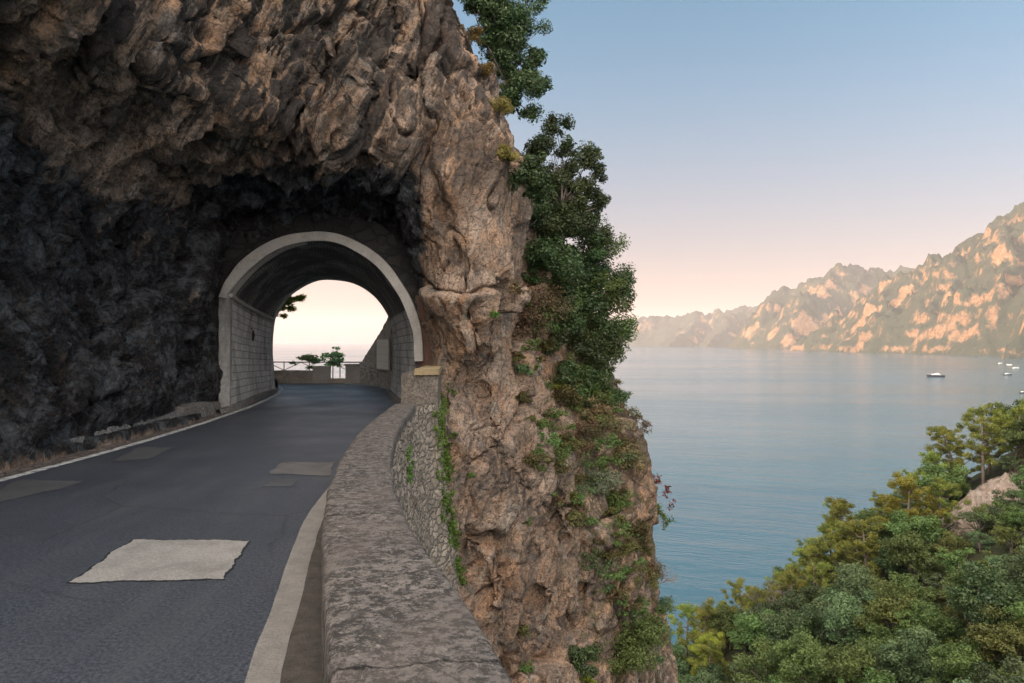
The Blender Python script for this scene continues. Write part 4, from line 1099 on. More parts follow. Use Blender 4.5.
def leaf_mesh(name, clumps, per, size, mat, seed=0, **kw):
    V, Fq, tint = leaf_arrays(clumps, per, size, np.random.default_rng(seed), **kw)
    me = mesh_np(name, V, Fq, mat)
    a = me.attributes.new('tint', 'FLOAT', 'FACE'); a.data.foreach_set('value', tint.astype(np.float32))
    return me
def sph(rng, n, R, centre=(0, 0, 0), sub=.36, shell=.6, lower=-.5):
    """clumps filling an uneven ellipsoid"""
    out = []
    while len(out) < n:
        d = rng.normal(size=3); d /= np.linalg.norm(d)
        if d[2] < lower: continue
        p = d * rng.random() ** shell * (1 - sub * .6) * (.8 + .4 * rng.random())
        s = sub * (.6 + .75 * rng.random())
        out.append((centre[0] + p[0] * R[0], centre[1] + p[1] * R[1], centre[2] + p[2] * R[2], s * R[0], s * R[1], s * .8 * R[2]))
    return out
def limbs(mb, base, tips, r, rng, bend=.2):
    for tp in tips:
        a = Vector(base); b = Vector(tp); L = (b - a).length
        m1 = a.lerp(b, .35) + Vector(rng.normal(size=3)) * L * .06 + Vector((0, 0, -.08 * L)); m2 = a.lerp(b, .7) + Vector(rng.normal(size=3)) * L * .05
        mb.tube([a, m1, m2, b], [r, r * .75, r * .5, r * .2], 5)
M_BARK = m_bark('grey_bark', (.17, .14, .115)); M_PBARK = m_bark('pine_bark', (.20, .15, .12)); M_DRY = m_bark('dry_twigs', (.26, .21, .18))
M_PINE = m_leaf('pine_needles', (.055, .080, .018), (.22, .245, .045), (.31, .30, .045), .25)
M_PINE_Y = m_leaf('yellow_pine_needles', (.13, .135, .016), (.34, .32, .04), (.28, .29, .04), .25)
M_OAK = m_leaf('broad_leaves', (.045, .078, .022), (.165, .22, .06), (.12, .18, .05), .3)
M_OAK2 = m_leaf('grey_green_leaves', (.046, .074, .030), (.155, .205, .085), None, .25)
M_OLIVE = m_leaf('olive_brown_leaves', (.07, .07, .022), (.15, .135, .04), None, .3)
M_LIME = m_leaf('lime_leaves', (.13, .16, .02), (.32, .33, .05), None, .4)
M_DKG = m_leaf('dark_leaves', (.024, .044, .016), (.090, .125, .042), None, .25, .4)
M_HOLM = m_leaf('holm_oak_leaves', (.028, .050, .022), (.115, .150, .058), (.07, .115, .036), .3, .35)
M_BROWN = m_leaf('russet_leaves', (.10, .065, .035), (.21, .135, .07), (.10, .11, .04), .25)
M_RED = m_leaf('dark_red_leaves', (.09, .025, .02), (.22, .06, .04), None, .3)
M_GRASS = m_leaf('golden_grass', (.14, .11, .03), (.30, .23, .07), None, .3)
M_IVY = m_leaf('ivy_leaves', (.06, .13, .02), (.20, .32, .06), None, .5)
M_GREY = m_leaf('silver_leaves', (.12, .145, .085), (.24, .26, .16), None, .25)

M_BOUGH = m_leaf('fresh_pine_needles', (.16, .24, .03), (.45, .55, .10), None, .65)
M_WOOD = m_leaf('olive_leaves', (.065, .085, .022), (.18, .195, .05), None, .3)
def pine_meshes(seed, H=8.5, R=2.9, mat=M_PINE, dense=1.0, lean=.8):
    rng = np.random.default_rng(seed); mb = MB()
    top = Vector((rng.normal() * lean, rng.normal() * lean, H * .93))
    tr = [Vector((0, 0, -1.2)), Vector((top.x * .15, top.y * .1, H * .25)), Vector((top.x * .45, top.y * .6, H * .58)), top]
    mb.tube(tr, [.20, .17, .12, .03], 7); cl = []
    for i in range(int(24 * dense)):
        f = .32 + .66 * (i + rng.random()) / (24 * dense); seg = f * 3; k = min(2, int(seg)); p = tr[k].lerp(tr[k + 1], seg - k)
        an = i * 2.4 + rng.normal() * .5; rr = R * (1.02 - .62 * abs(f - .55) / .5) * (.55 + .55 * rng.random())
        tip = p + Vector((math.cos(an) * rr, math.sin(an) * rr, .25 * rr + rng.random() * .5))
        limbs(mb, p, [tip], .055, rng)
        for q, s in ((1, .40), (.68, .36), (.42, .27)):
            if rng.random() < .9:
                c = p.lerp(tip, q) + Vector(rng.normal(size=3)) * .2
                w = s * (.8 + .55 * rng.random()) * R / 2.3; cl.append((c.x, c.y, c.z + .12, w, w, w * (.55 + .4 * rng.random())))
    cl.append((top.x, top.y, top.z, .7, .7, .7))
    return mb.mesh('trunk', M_PBARK, True), leaf_mesh('crown', cl, int(230 * dense), .24, mat, seed, aspect=.26, up=.7, shell=.6)
def oak_meshes(seed, H=6.5, R=2.9, mat=M_OAK, per=300, leaf=.20, n=30):
    rng = np.random.default_rng(seed); mb = MB()
    cl = sph(rng, int(n * 1.5), (R, R, H * .40), (0, 0, H * .60), .25, .36, -.75)
    mb.tube([(0, 0, -1.2), (.1, .05, H * .25), (0, .1, H * .5)], [.2, .15, .09], 7)
    limbs(mb, (0, .05, H * .3), [c[:3] for c in cl[::2]], .06, rng)
    return mb.mesh('trunk', M_BARK, True), leaf_mesh('crown', cl, int(per * .72), leaf, mat, seed, aspect=.6, up=.5)
def twig_mesh(name, seed, H, spread, mat, depth=5, r0=.02, n0=5):
    rng = np.random.default_rng(seed); mb = MB(); tips = []
    def grow(p, d, L, r, k):
        q = p + d * L; m_ = p.lerp(q, .5) + Vector(rng.normal(size=3)) * L * .08
        mb.tube([p, m_, q], [r, r * .85, r * .7], 4 if k < 3 else 5)
        if k == 0: tips.append(tuple(q)); return
        for _ in range(2 if rng.random() < .7 else 3):
            nd = (d + Vector(rng.normal(size=3)) * .42 + Vector((0, 0, .12))).normalized(); grow(q, nd, L * (.68 + .2 * rng.random()), r * .66, k - 1)
    for i in range(n0):
        an = 2 * math.pi * i / n0 + rng.normal() * .4
        grow(Vector((0, 0, 0)), Vector((math.cos(an) * spread, math.sin(an) * spread, 1)).normalized(), H * .3, r0, depth - 1)
    return mb.mesh(name, mat), tips

# ------------------------------------------------------------------ plants of the headland
me_face = next(o for o in parapet.children if o.name.startswith('stone_face')).data
FACE_BVH = BVHTree.FromPolygons([v.co[:] for v in me_face.vertices], [p.vertices[:] for p in me_face.polygons])
CAMP = Vector((0, 0, CAMZ))
def on_rock(px, py, Ydef=30, wall=False):
    d = Vector(((px - 512) / F, 1, (HZ - py) / F)).normalized()
    h = CLIFF_BVH.ray_cast(CAMP, d)
    if wall:
        h2 = FACE_BVH.ray_cast(CAMP, d)
        if h2[0] and (not h[0] or h2[3] < h[3]): h = h2
    if h[0] and h[0].y < 42: 
        n = h[1] if h[1].dot(d) < 0 else -h[1]
        return h[0], n
    p = W(px, py, Ydef); h = CLIFF_BVH.find_nearest(p)
    return p, (h[1] if h[0] else Vector((0, -.5, .8)))

def shrub(name, label, cat, root, nrm, R, mat, n, leaf, seed, flat=.85, lift=.55, group=None, k=16, stem=True, shell=.5, up=.5, aspect=.55, lower=-.6):
    rng = np.random.default_rng(seed); d = (Vector(nrm) * .55 + Vector((0, 0, .75))).normalized() * R * lift
    o = thing(name, label, cat, tuple(root), 0, group)
    cl = sph(rng, k, (R, R * .9, R * flat), tuple(d), .36, shell, lower)
    add('foliage', leaf_mesh('foliage', cl, n // k, leaf, mat, seed, aspect=aspect, up=up), parent=o)
    if stem:
        mb = MB(); limbs(mb, tuple(-Vector(nrm) * .25), [c[:3] for c in cl[:8]], .03 + .012 * R, rng)
        add('stem', mb.mesh('stem', M_BARK, True), parent=o)
    return o
# (kind, label, category, px, py, radius in px, material, leaves, leaf size, flat)
SH = [
 ('evergreen_shrub', 'dense dark shrub low on the outer ridge just above the bare rim', 'shrub', 600, 362, 30, M_HOLM, 3800, .13, 1.1),
 ('evergreen_shrub', 'leafy shrub leaning seaward beside the horizon, highest at the rim', 'shrub', 618, 300, 22, M_HOLM, 2600, .13, 1.3),
 ('russet_shrub', 'wide russet brush below the deep-green mass, behind the column base', 'shrub', 540, 318, 30, M_BROWN, 2800, .10, .9),
 ('low_shrub', 'olive brush between the column foot and the outer shrubs', 'shrub', 560, 405, 22, M_OLIVE, 1900, .10, .8),
 ('russet_shrub', 'russet tangle on the flank between the pale ledge and the silvery bush', 'shrub', 580, 440, 26, M_BROWN, 2200, .10, .8),
 ('low_shrub', 'dark green shrub on the rim just above the sumac', 'shrub', 612, 402, 20, M_DKG, 1900, .11, 1.0),
 ('evergreen_shrub', 'tall dark shrub tight against the upper part of the rock column', 'shrub', 524, 180, 24, M_DKG, 3000, .14, 1.5),
 ('evergreen_shrub', 'dark bushy shrub right under the slimmer airy tree', 'shrub', 570, 232, 32, M_DKG, 4200, .14, 1.1),
 ('evergreen_shrub', 'full green shrub on the ridge shoulder facing the sea', 'shrub', 598, 282, 32, M_HOLM, 4200, .13, 1.2),
 ('evergreen_shrub', 'green shrub between the deep-green mass and the russet brush', 'shrub', 556, 330, 27, M_HOLM, 3000, .13, 1.0),
 ('evergreen_shrub', 'deep-green shrub above the outer grey ledge', 'shrub', 582, 334, 34, M_DKG, 4200, .14, 1.0),
 ('evergreen_shrub', 'fresh green shrub at the outermost edge level with the horizon', 'shrub', 612, 338, 24, M_OAK, 2600, .12, 1.3),
 ('evergreen_shrub', 'low dark shrub trailing down over the outer ledge', 'shrub', 588, 384, 22, M_DKG, 2200, .12, .9),
 ('evergreen_shrub', 'green shrub filling the ridge crest between both trees', 'shrub', 536, 205, 22, M_HOLM, 2600, .13, 1.3),
 ('evergreen_shrub', 'dark evergreen shrub wedged high on the ridge beneath the two tall trees', 'shrub', 548, 268, 34, M_DKG, 3600, .15, 1.0),
 ('evergreen_shrub', 'broad deep-green shrub covering the steep ridge above the reddish scrub', 'shrub', 577, 300, 44, M_DKG, 5200, .15, 1.0),
 ('evergreen_shrub', 'mid-green shrub bulging over the sea edge of the ridge near the horizon', 'shrub', 604, 312, 30, M_OAK, 3400, .13, 1.2),
 ('evergreen_shrub', 'dark shrub hanging just above the bare grey ledge on the sea edge', 'shrub', 592, 356, 32, M_DKG, 3600, .13, 1.0),
 ('evergreen_shrub', 'green shrub filling the hollow behind the tan rock column', 'shrub', 528, 222, 27, M_DKG, 2600, .14, 1.2),
 ('evergreen_shrub', 'leafy shrub at the skyline below the second tree', 'shrub', 592, 252, 30, M_OAK, 3200, .13, 1.2),
 ('evergreen_shrub', 'dark leafy shrub midway between the ridge trees and the russet scrub', 'shrub', 548, 240, 30, M_DKG, 3000, .14, 1.1),
 ('russet_shrub', 'russet dry shrub behind the base of the tan rock column', 'shrub', 530, 332, 27, M_BROWN, 2200, .11, .9),
 ('russet_shrub', 'reddish brown brush leaning under the dark evergreen mass', 'shrub', 552, 306, 22, M_BROWN, 1500, .11, .8),
 ('low_shrub', 'olive shrub at the foot of the russet brush', 'shrub', 543, 352, 17, M_OLIVE, 1200, .10, .8),
 ('low_shrub', 'bright tuft of green leaves on the pale ledge by the column foot', 'shrub', 557, 390, 13, M_LIME, 900, .09, .9),
 ('low_shrub', 'yellowish low shrub between the pale ledge and the dark evergreens', 'shrub', 566, 372, 15, M_OLIVE, 1000, .10, .8),
 ('low_shrub', 'small green cushion growing from the cleft below the column', 'shrub', 540, 428, 11, M_OAK, 800, .08, .8),
 ('low_shrub', 'olive cushion plant just above the round silvery bush', 'shrub', 566, 447, 16, M_OLIVE, 1200, .09, .7),
 ('russet_shrub', 'big russet shrub spreading over the outer ridge above the silvery bush', 'shrub', 598, 425, 29, M_BROWN, 2400, .11, .8),
 ('russet_shrub', 'orange-tinted shrub right beside the sparse red-leaved sumac', 'shrub', 622, 462, 22, M_BROWN, 1700, .10, 1.0),
 ('round_bush', 'round silvery grey-green bush standing out on the bare rock', 'bush', 594, 487, 25, M_GREY, 3600, .08, 1.0),
 ('low_shrub', 'fresh green shrub tucked under the silvery bush', 'shrub', 618, 508, 20, M_OAK, 1700, .10, .9),
 ('low_shrub', 'olive-green shrub on the outer rim below the sumac', 'shrub', 632, 535, 18, M_OLIVE, 1500, .10, 1.1),
 ('low_shrub', 'brownish shrub on the rim beneath the bare grey shrub', 'shrub', 650, 580, 22, M_BROWN, 1700, .10, .9),
 ('low_shrub', 'dark green shrub overhanging the sea on the lowest rim', 'shrub', 663, 612, 17, M_OAK, 1500, .10, .8),
 ('low_shrub', 'yellow-green shrub on the rim between sumac and bare shrub', 'shrub', 638, 556, 15, M_OLIVE, 1200, .09, 1.1),
 ('evergreen_shrub', 'large glossy green shrub low on the bare orange rock face', 'shrub', 622, 650, 42, M_OAK, 6000, .12, .9),
 ('evergreen_shrub', 'darker shrub crouching beside the large glossy green shrub', 'shrub', 580, 664, 27, M_DKG, 2600, .12, .7),
 ('low_shrub', 'lime-green sprig at the very bottom of the rock face', 'shrub', 583, 681, 11, M_LIME, 700, .09, .9),
 ('low_shrub', 'small green plant rooted beside the coping near the bottom edge', 'shrub', 525, 672, 10, M_OAK, 600, .08, .9),
 ('low_shrub', 'flat brownish green mat on the ledge below the hollows', 'shrub', 518, 632, 17, M_OLIVE, 900, .08, .4),
 ('low_shrub', 'tiny green sprout alone on the tan column', 'shrub', 494, 316, 6, M_IVY, 260, .06, 1.1),
 ('low_shrub', 'tiny sprout on the tan face below the column', 'shrub', 527, 523, 7, M_OAK, 300, .06, .8),
 ('low_shrub', 'little weed on the tan face close to the ivy', 'shrub', 472, 477, 5, M_IVY, 220, .05, .9),
 ('low_shrub', 'little weed beside the dark hollow under the column', 'shrub', 455, 436, 6, M_IVY, 240, .05, .8),
 ('low_shrub', 'olive scrub on the ridge flank under the pale ledge', 'shrub', 520, 402, 13, M_OLIVE, 900, .09, .6),
 ('low_shrub', 'greyish scrub between the column and the pale ledge', 'shrub', 524, 372, 12, M_OAK2, 800, .09, .8),
 ('low_shrub', 'brown dry scrub hugging the lower rim over the water', 'shrub', 655, 640, 15, M_BROWN, 900, .09, .9),
]
for i, (nm, lab, cat, px, py, rp, mat, n_, lf, fl) in enumerate(SH):
    root, nrm = on_rock(px, py, 32)
    R = rp / F * root.y
    shrub(nm, lab, cat, root, nrm, R, mat, int(n_ * 1.35), lf * .85, 300 + i, fl, .3)

# scattered small scrub that clothes the sea-side ridge
rs = np.random.default_rng(44); placed = 0; tries = 0
while placed < 150 and tries < 1800:
    tries += 1
    px, py = rs.uniform(512, 660), rs.uniform(285, 676)
    if px < 545 and rs.random() < .5: continue
    if px > 628 + (py - 400) * .12 or px < 515 + max(0, (py - 430)) * .55: continue
    root, nrm = on_rock(px, py, 0)
    if root.y < 22: continue
    k = (0, 2, 2, 3, 0, 1)[rs.integers(0, 6)]; R = (6 + 15 * rs.random() ** 1.2) / F * root.y
    mat = (M_OLIVE, M_BROWN, M_OAK, M_OAK2)[k]
    lab = ('small olive scrub tuft scattered over the sea-side rock ridge', 'small russet scrub tuft scattered over the sea-side rock ridge', 'small green scrub tuft scattered over the sea-side rock ridge', 'small grey-green scrub tuft scattered over the sea-side rock ridge')[k]
    shrub('scrub_tuft', lab, 'scrub', root, nrm, R, mat, int(240 + 60000 * (R / root.y) ** 1.5), .085, 700 + tries, .7, .3, ('olive', 'russet', 'green', 'grey-green')[k] + ' scrub tufts on the ridge', 7, False)
    placed += 1
rs = np.random.default_rng(45); placed = 0; tries = 0
while placed < 34 and tries < 600:
    tries += 1
    py = rs.uniform(170, 405); px = rs.uniform(514 + max(0, py - 280) * .28, np.interp(py, [170, 250, 330, 405], [560, 600, 618, 618]))
    root, nrm = on_rock(px, py, 30)
    if root.y < 24.5: continue
    R = (13 + 12 * rs.random()) / F * root.y
    shrub('evergreen_shrub', 'small evergreen shrub merging into the green mass between larger shrubs on the ridge', 'shrub', root, nrm, R, (M_DKG, M_HOLM, M_OAK)[rs.integers(0, 3)], 2100, .105, 1500 + tries, 1.0, .35, 'evergreen shrubs filling the ridge', 12, False)
    placed += 1
# golden grass along the edge of the big column and ledge
gl = ['dry golden grass tuft at the top edge of the rock column', 'dry golden grass tuft hanging midway down the column edge', 'dry grass tuft where the column edge meets the ridge shrubs', 'golden grass tuft below the topmost tree']
for i, (px, py, rp) in enumerate([(484, 75, 15), (500, 112, 16), (508, 160, 13), (478, 40, 13)]):
    root, nrm = on_rock(px - 3, py, 25.5); R = rp / F * root.y
    shrub('grass_tuft', gl[i], 'grass tuft', root, nrm, R, M_GRASS, 700, .22, 500 + i, .9, .35, None, 8, False, .6, .1, .12)

# ivy hanging between the parapet's stone face and the rock
iv = []
rng = np.random.default_rng(3)
for py in np.arange(388, 585, 4.5):
    for _ in range(2):
        px = np.interp(py, [388, 430, 500, 560, 585], [441, 442, 446, 455, 461]) + rng.normal() * 3.4
        p, n = on_rock(px, py, 19, True)
        if p.y < 25 and perlin(np.array([[py * .06, .5, 3.]]))[0] > -.22: iv.append((*(p + n * .05), .06 + .16 * rng.random(), .12, .10 + .16 * rng.random()))
ivy = tag(add('ivy', leaf_mesh('ivy', iv, 38, .075, M_IVY, 9, aspect=.8)), 'bright green ivy trailing down the corner between parapet masonry and rock', 'ivy')
iv = []
for py in np.arange(448, 482, 4): 
    p, n = on_rock(408 + rng.normal() * 1.5, py, 12, True); iv.append((*(p + n * .04), .07, .07, .10))
tag(add('creeper', leaf_mesh('creeper', iv, 40, .05, M_IVY, 10, aspect=.8)), 'yellow-green creeper patch on the stone face of the parapet', 'creeper')

# bare and sparse shrubs that stand out against the sea
def sparse(name, label, cat, px, py, Y, H, spread, seed, leafmat=None, nl=0, lf=.12, mat=M_DRY, tilt=(.5, -.1)):
    p = W(px, py, Y); h = CLIFF_BVH.find_nearest(p); p = h[0] if h[0] else p
    o = thing(name, label, cat, tuple(p)); o.rotation_euler = (tilt[1], tilt[0], 0)
    me, tips = twig_mesh('branches', seed, H, spread, mat, 5, .016, 6); add('branches', me, parent=o)
    if leafmat:
        cl = [(*t, .16, .16, .14) for t in tips]; add('foliage', leaf_mesh('foliage', cl, nl, lf, leafmat, seed, aspect=.5, up=.2, shell=.5), parent=o)
    return o
sparse('bare_shrub', 'leafless grey shrub with fine twigs sticking out over the sea', 'shrub', 655, 585, 33, 1.35, .9, 61)
sparse('sumac', 'sparse shrub with hanging dark red leaves against the sea', 'shrub', 618, 505, 33, 2.1, .5, 62, M_RED, 7, .15)
sparse('sparse_shrub', 'thin shrub with scattered small green leaves below the red-leaved sumac', 'shrub', 622, 535, 33, 1.7, .6, 63, M_OAK, 8, .13)
sparse('sparse_shrub', 'wispy brown twigs rising on the rim above the sumac', 'shrub', 622, 440, 33, 1.5, .7, 64, M_BROWN, 3, .10)
sparse('sparse_shrub', 'thin twiggy shrub with few leaves at the sea edge under the evergreens', 'shrub', 618, 345, 32, 1.3, .8, 65, M_OAK, 6, .11)

# two trees of the cliff top
def cliff_tree(label, base, top_pts, mat, per, leaf, seed, r=.09):
    """top_pts: clumps (px, py, radius px, depth)"""
    rng = np.random.default_rng(seed); o = thing('holm_oak', label, 'tree', tuple(base)); cl = []; tips = []
    for px, py, rp, Y in top_pts:
        c = W(px, py, Y) - Vector(base); R = rp / F * Y
        cl += sph(rng, 10, (R * 1.15, R * 1.15, R * 1.15), tuple(c), .48, .5, -.9); tips.append(tuple(c))
    add('crown', leaf_mesh('crown', cl, per, leaf, mat, seed, aspect=.5, up=.4, shell=.5), parent=o)
    mb = MB(); cc = Vector(np.mean(tips, 0)); mid = cc * .55
    mb.tube([(0, 0, -.5), tuple(mid * .5 + Vector((.1, 0, .2))), tuple(mid), tuple(cc * .85)], [r, r * .8, r * .6, r * .3], 8)
    for tp in tips: limbs(mb, tuple(mid.lerp(cc, .3)), [tp], .055, rng)
    limbs(mb, tuple(cc * .8), [c[:3] for c in cl[::4]], .025, rng)
    add('trunk', mb.mesh('trunk', M_BARK, True), parent=o)
    return o
b0, _ = on_rock(500, 150, 27)
cliff_tree('large dark-leaved tree leaning out from the cliff top, cut by the upper picture edge', tuple(W(497, 150, 27)),
  [(500, 8, 26, 26.5), (524, 24, 24, 27), (488, -14, 26, 26.5), (535, -8, 16, 27.3), (512, 52, 22, 27), (534, 58, 15, 27.3), (520, 82, 22, 27), (540, 88, 12, 27.5), (508, 100, 16, 27), (528, 112, 12, 27.4), (492, 40, 14, 26.5), (505, 78, 15, 27), (480, 12, 16, 26.5), (472, 4, 12, 26.2), (482, 30, 12, 26.3), (502, 30, 18, 26.6), (514, 34, 18, 26.8), (505, 60, 16, 26.8), (530, 70, 14, 27.2), (494, 96, 12, 26.8)], M_HOLM, 200, .12, 21)
cliff_tree('slimmer airy tree on the ridge below the cliff-top tree, reaching into the sky', tuple(W(548, 262, 29)),
  [(556, 128, 15, 29), (540, 150, 16, 28.5), (566, 150, 16, 29), (588, 158, 15, 29.4), (600, 172, 10, 29.6), (552, 178, 22, 29), (580, 186, 18, 29.3), (530, 185, 18, 28.5), (602, 206, 12, 29.8), (585, 222, 17, 29.6), (560, 214, 22, 29), (520, 192, 15, 28.3), (545, 200, 17, 28.8), (574, 206, 17, 29), (592, 190, 13, 29.3), (548, 235, 18, 28.8), (570, 168, 14, 29), (604, 236, 11, 30), (536, 214, 18, 28.6), (522, 160, 11, 28)], M_HOLM, 200, .12, 22)

# ------------------------------------------------------------------ beyond the tunnel
pt = thing('pine_tree', 'pine reaching a single green bough into the far tunnel mouth', 'tree', tuple(W(238, 383, 37.5)))
bs = Vector(pt.location); rng = np.random.default_rng(8)
cl = []
for px, py, rp in [(288, 303, 7), (297, 298, 6), (281, 309, 7), (292, 308, 5), (301, 296, 4), (274, 314, 6), (284, 316, 4), (276, 302, 6), (262, 306, 9), (250, 300, 10), (290, 298, 5)]:
    c = W(px, py, 37.5 + rng.normal() * .3) - bs; R = rp / F * 37.5; cl += sph(rng, 4, (R * 1.1, R * 1.1, R * .85), tuple(c), .7, .6, -.9)
add('crown', leaf_mesh('crown', cl, 130, .15, M_BOUGH, 8, aspect=.25, up=.6), parent=pt)
mb = MB(); mb.tube([(0, 0, -.5), (.1, 0, 2.2), (.5, 0, 3.6), tuple(W(262, 309, 37.5) - bs), tuple(W(298, 301, 37.5) - bs)], [.2, .16, .12, .08, .02], 7)
limbs(mb, tuple(W(268, 309, 37.5) - bs), [c[:3] for c in cl[::3]], .03, rng)
add('trunk', mb.mesh('trunk', M_PBARK, True), parent=pt)
p = W(388, 312, 35); sb = thing('leafy_shrub', 'small leafy shrub peeking over the sloping wall top', 'shrub', tuple(p + Vector((.5, 0, -.6))))
add('foliage', leaf_mesh('foliage', [(-.42, 0, .75, .16, .2, .2), (-.3, 0, .45, .18, .2, .2), (-.1, 0, .9, .25, .2, .3), (-.2, 0, .2, .2, .2, .2)], 60, .13, M_DKG, 12, aspect=.6), parent=sb)
M_BOUGH2 = m_leaf('sapling_leaves', (.10, .20, .07), (.26, .40, .17), None, .55)
def sapling(label, px, base_py, top_py, Y, seed, fr=9):
    rng = np.random.default_rng(seed); p = W(px, base_py, Y); H = (base_py - top_py) / F * Y
    o = thing('sapling', label, 'sapling', tuple(p), 0, None); mb = MB(); V = []; Fq = []; tint = []
    mb.tube([(0, 0, -.4), (.03, 0, H * .4), (0, .02, H * .75)], [.035, .03, .02], 6)
    for i in range(fr):
        an = 2 * math.pi * i / fr + rng.normal() * .3; el = .15 + .75 * rng.random(); L = .62 + .35 * rng.random()
        d = Vector((math.cos(an) * math.cos(el), math.sin(an) * math.cos(el), math.sin(el)))
        a = Vector((0, 0, H * (.45 + .4 * i / fr))); pts = [a + d * L * t + Vector((0, 0, -.35 * L * t * t)) for t in (0, .35, .7, 1)]
        mb.tube(pts, [.012, .01, .008, .004], 4)
        sdv = d.cross(Vector((0, 0, 1))).normalized()
        for t in np.linspace(.2, 1, 9):
            c = a + d * L * t + Vector((0, 0, -.35 * L * t * t))
            for s in (-1, 1):
                tip = c + sdv * s * .26 * (1.1 - .5 * t) + d * .05 + Vector((0, 0, -.04)); m_ = c.lerp(tip, .5)
                w = d * .055; n = len(V); V += [tuple(c), tuple(m_ + w), tuple(tip), tuple(m_ - w)]; Fq.append((n, n + 1, n + 2, n + 3)); tint.append(rng.random())
    cl = [(*(Vector((0, 0, H * .66)) + Vector((rng.normal() * .34, rng.normal() * .25, rng.normal() * .22))), .30, .26, .10) for _ in range(fr + 4)]
    me = leaf_mesh('fronds', cl, 42, .17, M_BOUGH2, seed, aspect=.42, up=.3, droop=.4)
    add('fronds', me, parent=o); add('stem', mb.mesh('stem', M_BARK, True), parent=o)
sapling('young feathery-leaved sapling behind the railing, the lower one', 309, 380, 352, 40.2, 31, 16)
sapling('young feathery-leaved sapling behind the gap between the piers, the taller one', 332.5, 382, 347, 40.2, 32, 18)
# ------------------------------------------------------------------ wooded slope below
def slope_h(X, Y):
    h = -13 + .60 * (X - 67.5) - .25 * (Y - 90)
    h = h - .022 * np.maximum(Y - 90, 0) ** 2
    return h
def slope_z(X, Y):
    X = np.atleast_1d(np.asarray(X, np.float32)); Y = np.atleast_1d(np.asarray(Y, np.float32))
    q = np.stack([X, Y, np.zeros_like(X)], 1)
    g = np.exp(-(((X - 56) / 7) ** 2 + ((Y - 80) / 5) ** 2))
    return slope_h(X, Y) + 1.6 * fbm(q * .07, 3) + g * (1.0 + 1.7 * ridged(q * .22, 4, .6)) + .25 * fbm(q * .6, 3)
xs = np.arange(-20, 150, .7); ysn = np.arange(30, 150, .7); X, Y = np.meshgrid(xs, ysn, indexing='ij')
Z = np.maximum(slope_z(X.ravel(), Y.ravel()), SEA_Z - 3); V = np.stack([X.ravel(), Y.ravel(), Z], 1)
def m_slope():
    t = NT('slope_earth'); p = t.world()
    n = t.noise(p, .5, 8, .7); r = t.attr('rock')
    rock = t.mix(t.ramp(t.noise(p, 1.2, 8, .7), [(.35, 0), (.62, 1)]), (.26, .17, .12), (.50, .40, .33))
    rock = t.mix(t.ramp(t.noise(p, 2.5, 7, .7), [(.5, 0), (.65, .8)]), rock, (.10, .085, .06))
    ear = t.mix(n, (.03, .035, .018), (.075, .07, .035))
    f = t.math('ADD', r, t.math('MULTIPLY', t.math('SUBTRACT', n, .5), 1.2))
    return t.pbr(t.mix(t.ramp(f, [(.42, 0), (.55, 1)]), ear, rock), .95, t.bump(t.noise(p, 1.5, 8, .75), 1, .5), .1)
me = mesh_np('terrain', V, grid_faces(len(xs), len(ysn)), m_slope(), True)
rk = np.exp(-(((V[:, 0] - 55.5) / 7.5) ** 2 + ((V[:, 1] - 80) / 5.5) ** 2)); rk = np.maximum(rk, .9 * np.exp(-(((V[:, 0] - 61) / 5) ** 2 + ((V[:, 1] - 84) / 4) ** 2)))
a = me.attributes.new('rock', 'FLOAT', 'POINT'); a.data.foreach_set('value', rk.astype(np.float32))
add('terrain', me, kind='structure')
def zat(x, y): return float(slope_z([x], [y])[0])

PINES = [pine_meshes(s, 8.5, 2.9, M_PINE, d) for s, d in ((1, 1), (2, .8), (3, 1.1), (4, .9))]
PINEY = [pine_meshes(5, 8.5, 3.1, M_PINE_Y, 1.1)]
OAKS = [oak_meshes(s, 6.3, 2.9, m) for s, m in ((11, M_OAK), (12, M_OAK), (13, M_OAK2), (14, M_WOOD), (15, M_DKG), (16, M_OAK2))]
SHR = [oak_meshes(s, 3.2, 1.9, m, 170, .17, 16) for s, m in ((21, M_OAK), (22, M_OAK2), (23, M_WOOD), (24, M_OLIVE))]
LIME = [oak_meshes(31, 5.0, 1.9, M_LIME, 220, .16, 20)]
DKO = [oak_meshes(32, 7.5, 3.6, M_DKG, 340, .19, 34)]
TREES = []
def plant(name, label, cat, meshes, x, y, s, group=None, sink=.4, zs=1.0):
    o = thing(name, label, cat, (x, y, zat(x, y) - sink), random.random() * 6.28, group)
    o.scale = (s, s, s * zs)
    add('trunk', meshes[0], parent=o); add('crown', meshes[1], parent=o)
    TREES.append((x, y, s)); return o
def X_(px, Y): return (px - 512) / F * Y
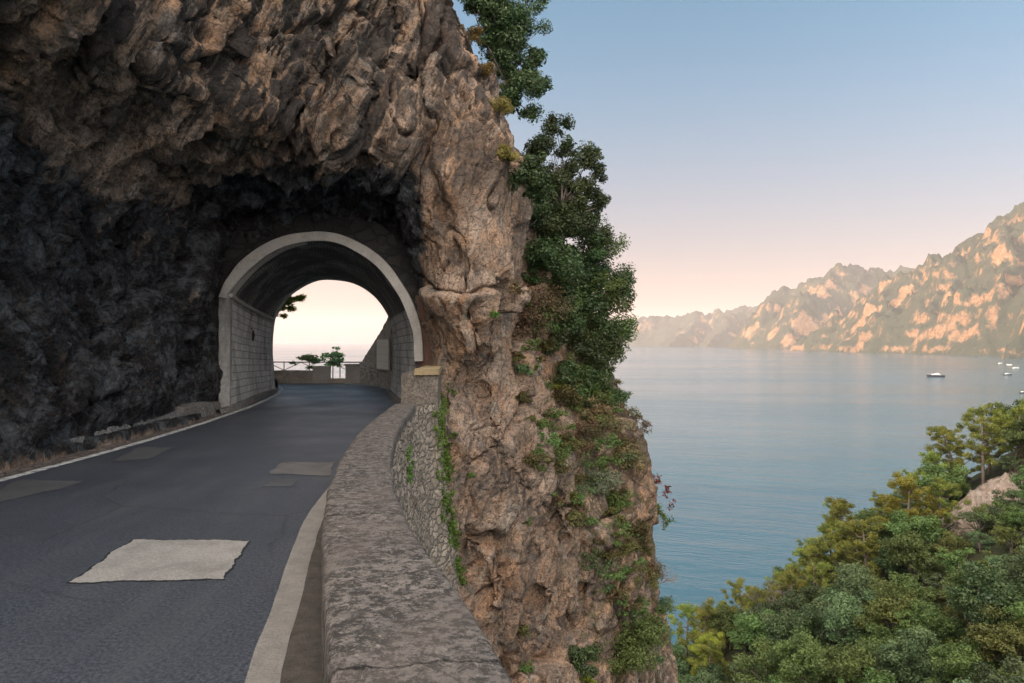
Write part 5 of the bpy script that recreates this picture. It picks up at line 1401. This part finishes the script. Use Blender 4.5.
SPEC = [
 ('evergreen_oak', 'dark round evergreen oak at the head of the wood, above the pines and bare rock', 'tree', DKO[0], 1022, 92, 1.15),
 ('pine_tree', 'tallest crest pine, just below the dark evergreen oak', 'tree', PINES[0], 990, 91, 1.12),
 ('pine_tree', 'crest pine with leaning bare trunk directly over the rock outcrop', 'tree', PINES[2], 962, 90, 1.05),
 ('pine_tree', 'broad crest pine set against the sea beyond the rock outcrop', 'tree', PINES[3], 934, 89, 1.0),
 ('pine_tree', 'open-branched pine low on the crest with sea showing through it', 'tree', PINES[1], 912, 89, .88),
 ('pine_tree', 'small flat-topped pine standing apart on the skyline', 'tree', PINES[1], 884, 89, .85),
 ('yellow_pine', 'bright yellow-green pine, the most golden crown in the wood', 'tree', PINEY[0], 905, 80, 1.12),
 ('pine_tree', 'full pine with layered crown beside the golden pine', 'tree', PINES[2], 858, 86, 1.05),
 ('pine_tree', 'spreading pine on the middle of the wooded skyline', 'tree', PINES[0], 832, 86, 1.0),
 ('pine_tree', 'pine with brownish shaded lower boughs over the sea', 'tree', PINES[3], 806, 85, .95),
 ('pine_tree', 'slender pine projecting from the wood near the bare grey tree', 'tree', PINES[1], 787, 84, .8),
 ('pine_tree', 'small pine with ragged top, nearest neighbour of the bare grey tree', 'tree', PINES[3], 756, 83, .78),
 ('yellow_pine', 'yellow-green tree at the lowest tip of the wood next to the headland', 'tree', PINEY[0], 704, 81, .78),
 ('lime_tree', 'pale lime-green leafy treetop poking up at the bottom edge of the wood', 'tree', LIME[0], 938, 46, .8),
]
for nm, lab, cat, ms, px, Y, s in SPEC: plant(nm, lab, cat, ms, X_(px, Y), Y, s)
# a leafless grey tree
bx, by = X_(770, 80), 80
o = thing('bare_tree', 'leafless pale grey tree amid the green crowns', 'tree', (bx, by, zat(bx, by)))
me, _ = twig_mesh('branches', 71, 6.5, .45, M_DRY, 6, .10, 3); add('branches', me, parent=o)
KINDS = [
 ('pine_tree', 'olive pine crown among other pines on the upper wooded slope', 'tree', PINES, 'pines of the upper slope'),
 ('broadleaf_tree', 'rounded leafy green tree packed into the wood on the lower slope', 'tree', OAKS[:2] + OAKS[4:5], 'green broadleaf trees of the lower slope'),
 ('grey_green_oak', 'rounded grey-green oak crown packed into the wood', 'tree', [OAKS[2], OAKS[5]], 'grey-green oaks of the slope'),
 ('olive_brown_tree', 'olive-brown rounded crown packed into the wood', 'tree', [OAKS[3]], 'olive-brown trees of the slope'),
 ('understorey_shrub', 'low shrub growing between the trees of the wooded slope', 'shrub', SHR, 'understorey shrubs of the slope'),
]
rg = np.random.default_rng(77); n_made = 0
def ok_spot(x, y, dmin): return all((x - a) ** 2 + (y - b) ** 2 > (dmin * (.5 + .5 * c)) ** 2 for a, b, c in TREES)
for tries in range(6000):
    if n_made > 270: break
    y = 38 + 55 * rg.random(); px = 660 + 420 * rg.random(); x = X_(px, y); z = zat(x, y)
    py = HZ - (z - CAMZ) / y * F
    if py > 800 or px < 690 and y < 70: continue
    g = math.exp(-(((x - 56) / 5.5) ** 2 + ((y - 80.5) / 4.5) ** 2))
    up = y > 76 and rg.random() < .65
    k = 0 if up else (1 if (u := rg.random()) < .42 else 2 if u < .68 else 3 if u < .76 else 4)
    if 925 < px < 1035 and 57 < y < 78.5 and k != 4: continue
    if g > .25:
        if g > .45 or k != 4 or rg.random() < .75: continue
    s = (.72 + .45 * rg.random()) * (1.0 if k != 0 else .95)
    if not ok_spot(x, y, 2.8 if k != 4 else 2.2): continue
    nm, lab, cat, pr_, grp = KINDS[k]
    plant(nm, lab, cat, pr_[rg.integers(0, len(pr_))], x, y, s, grp); n_made += 1
print('slope trees', n_made)
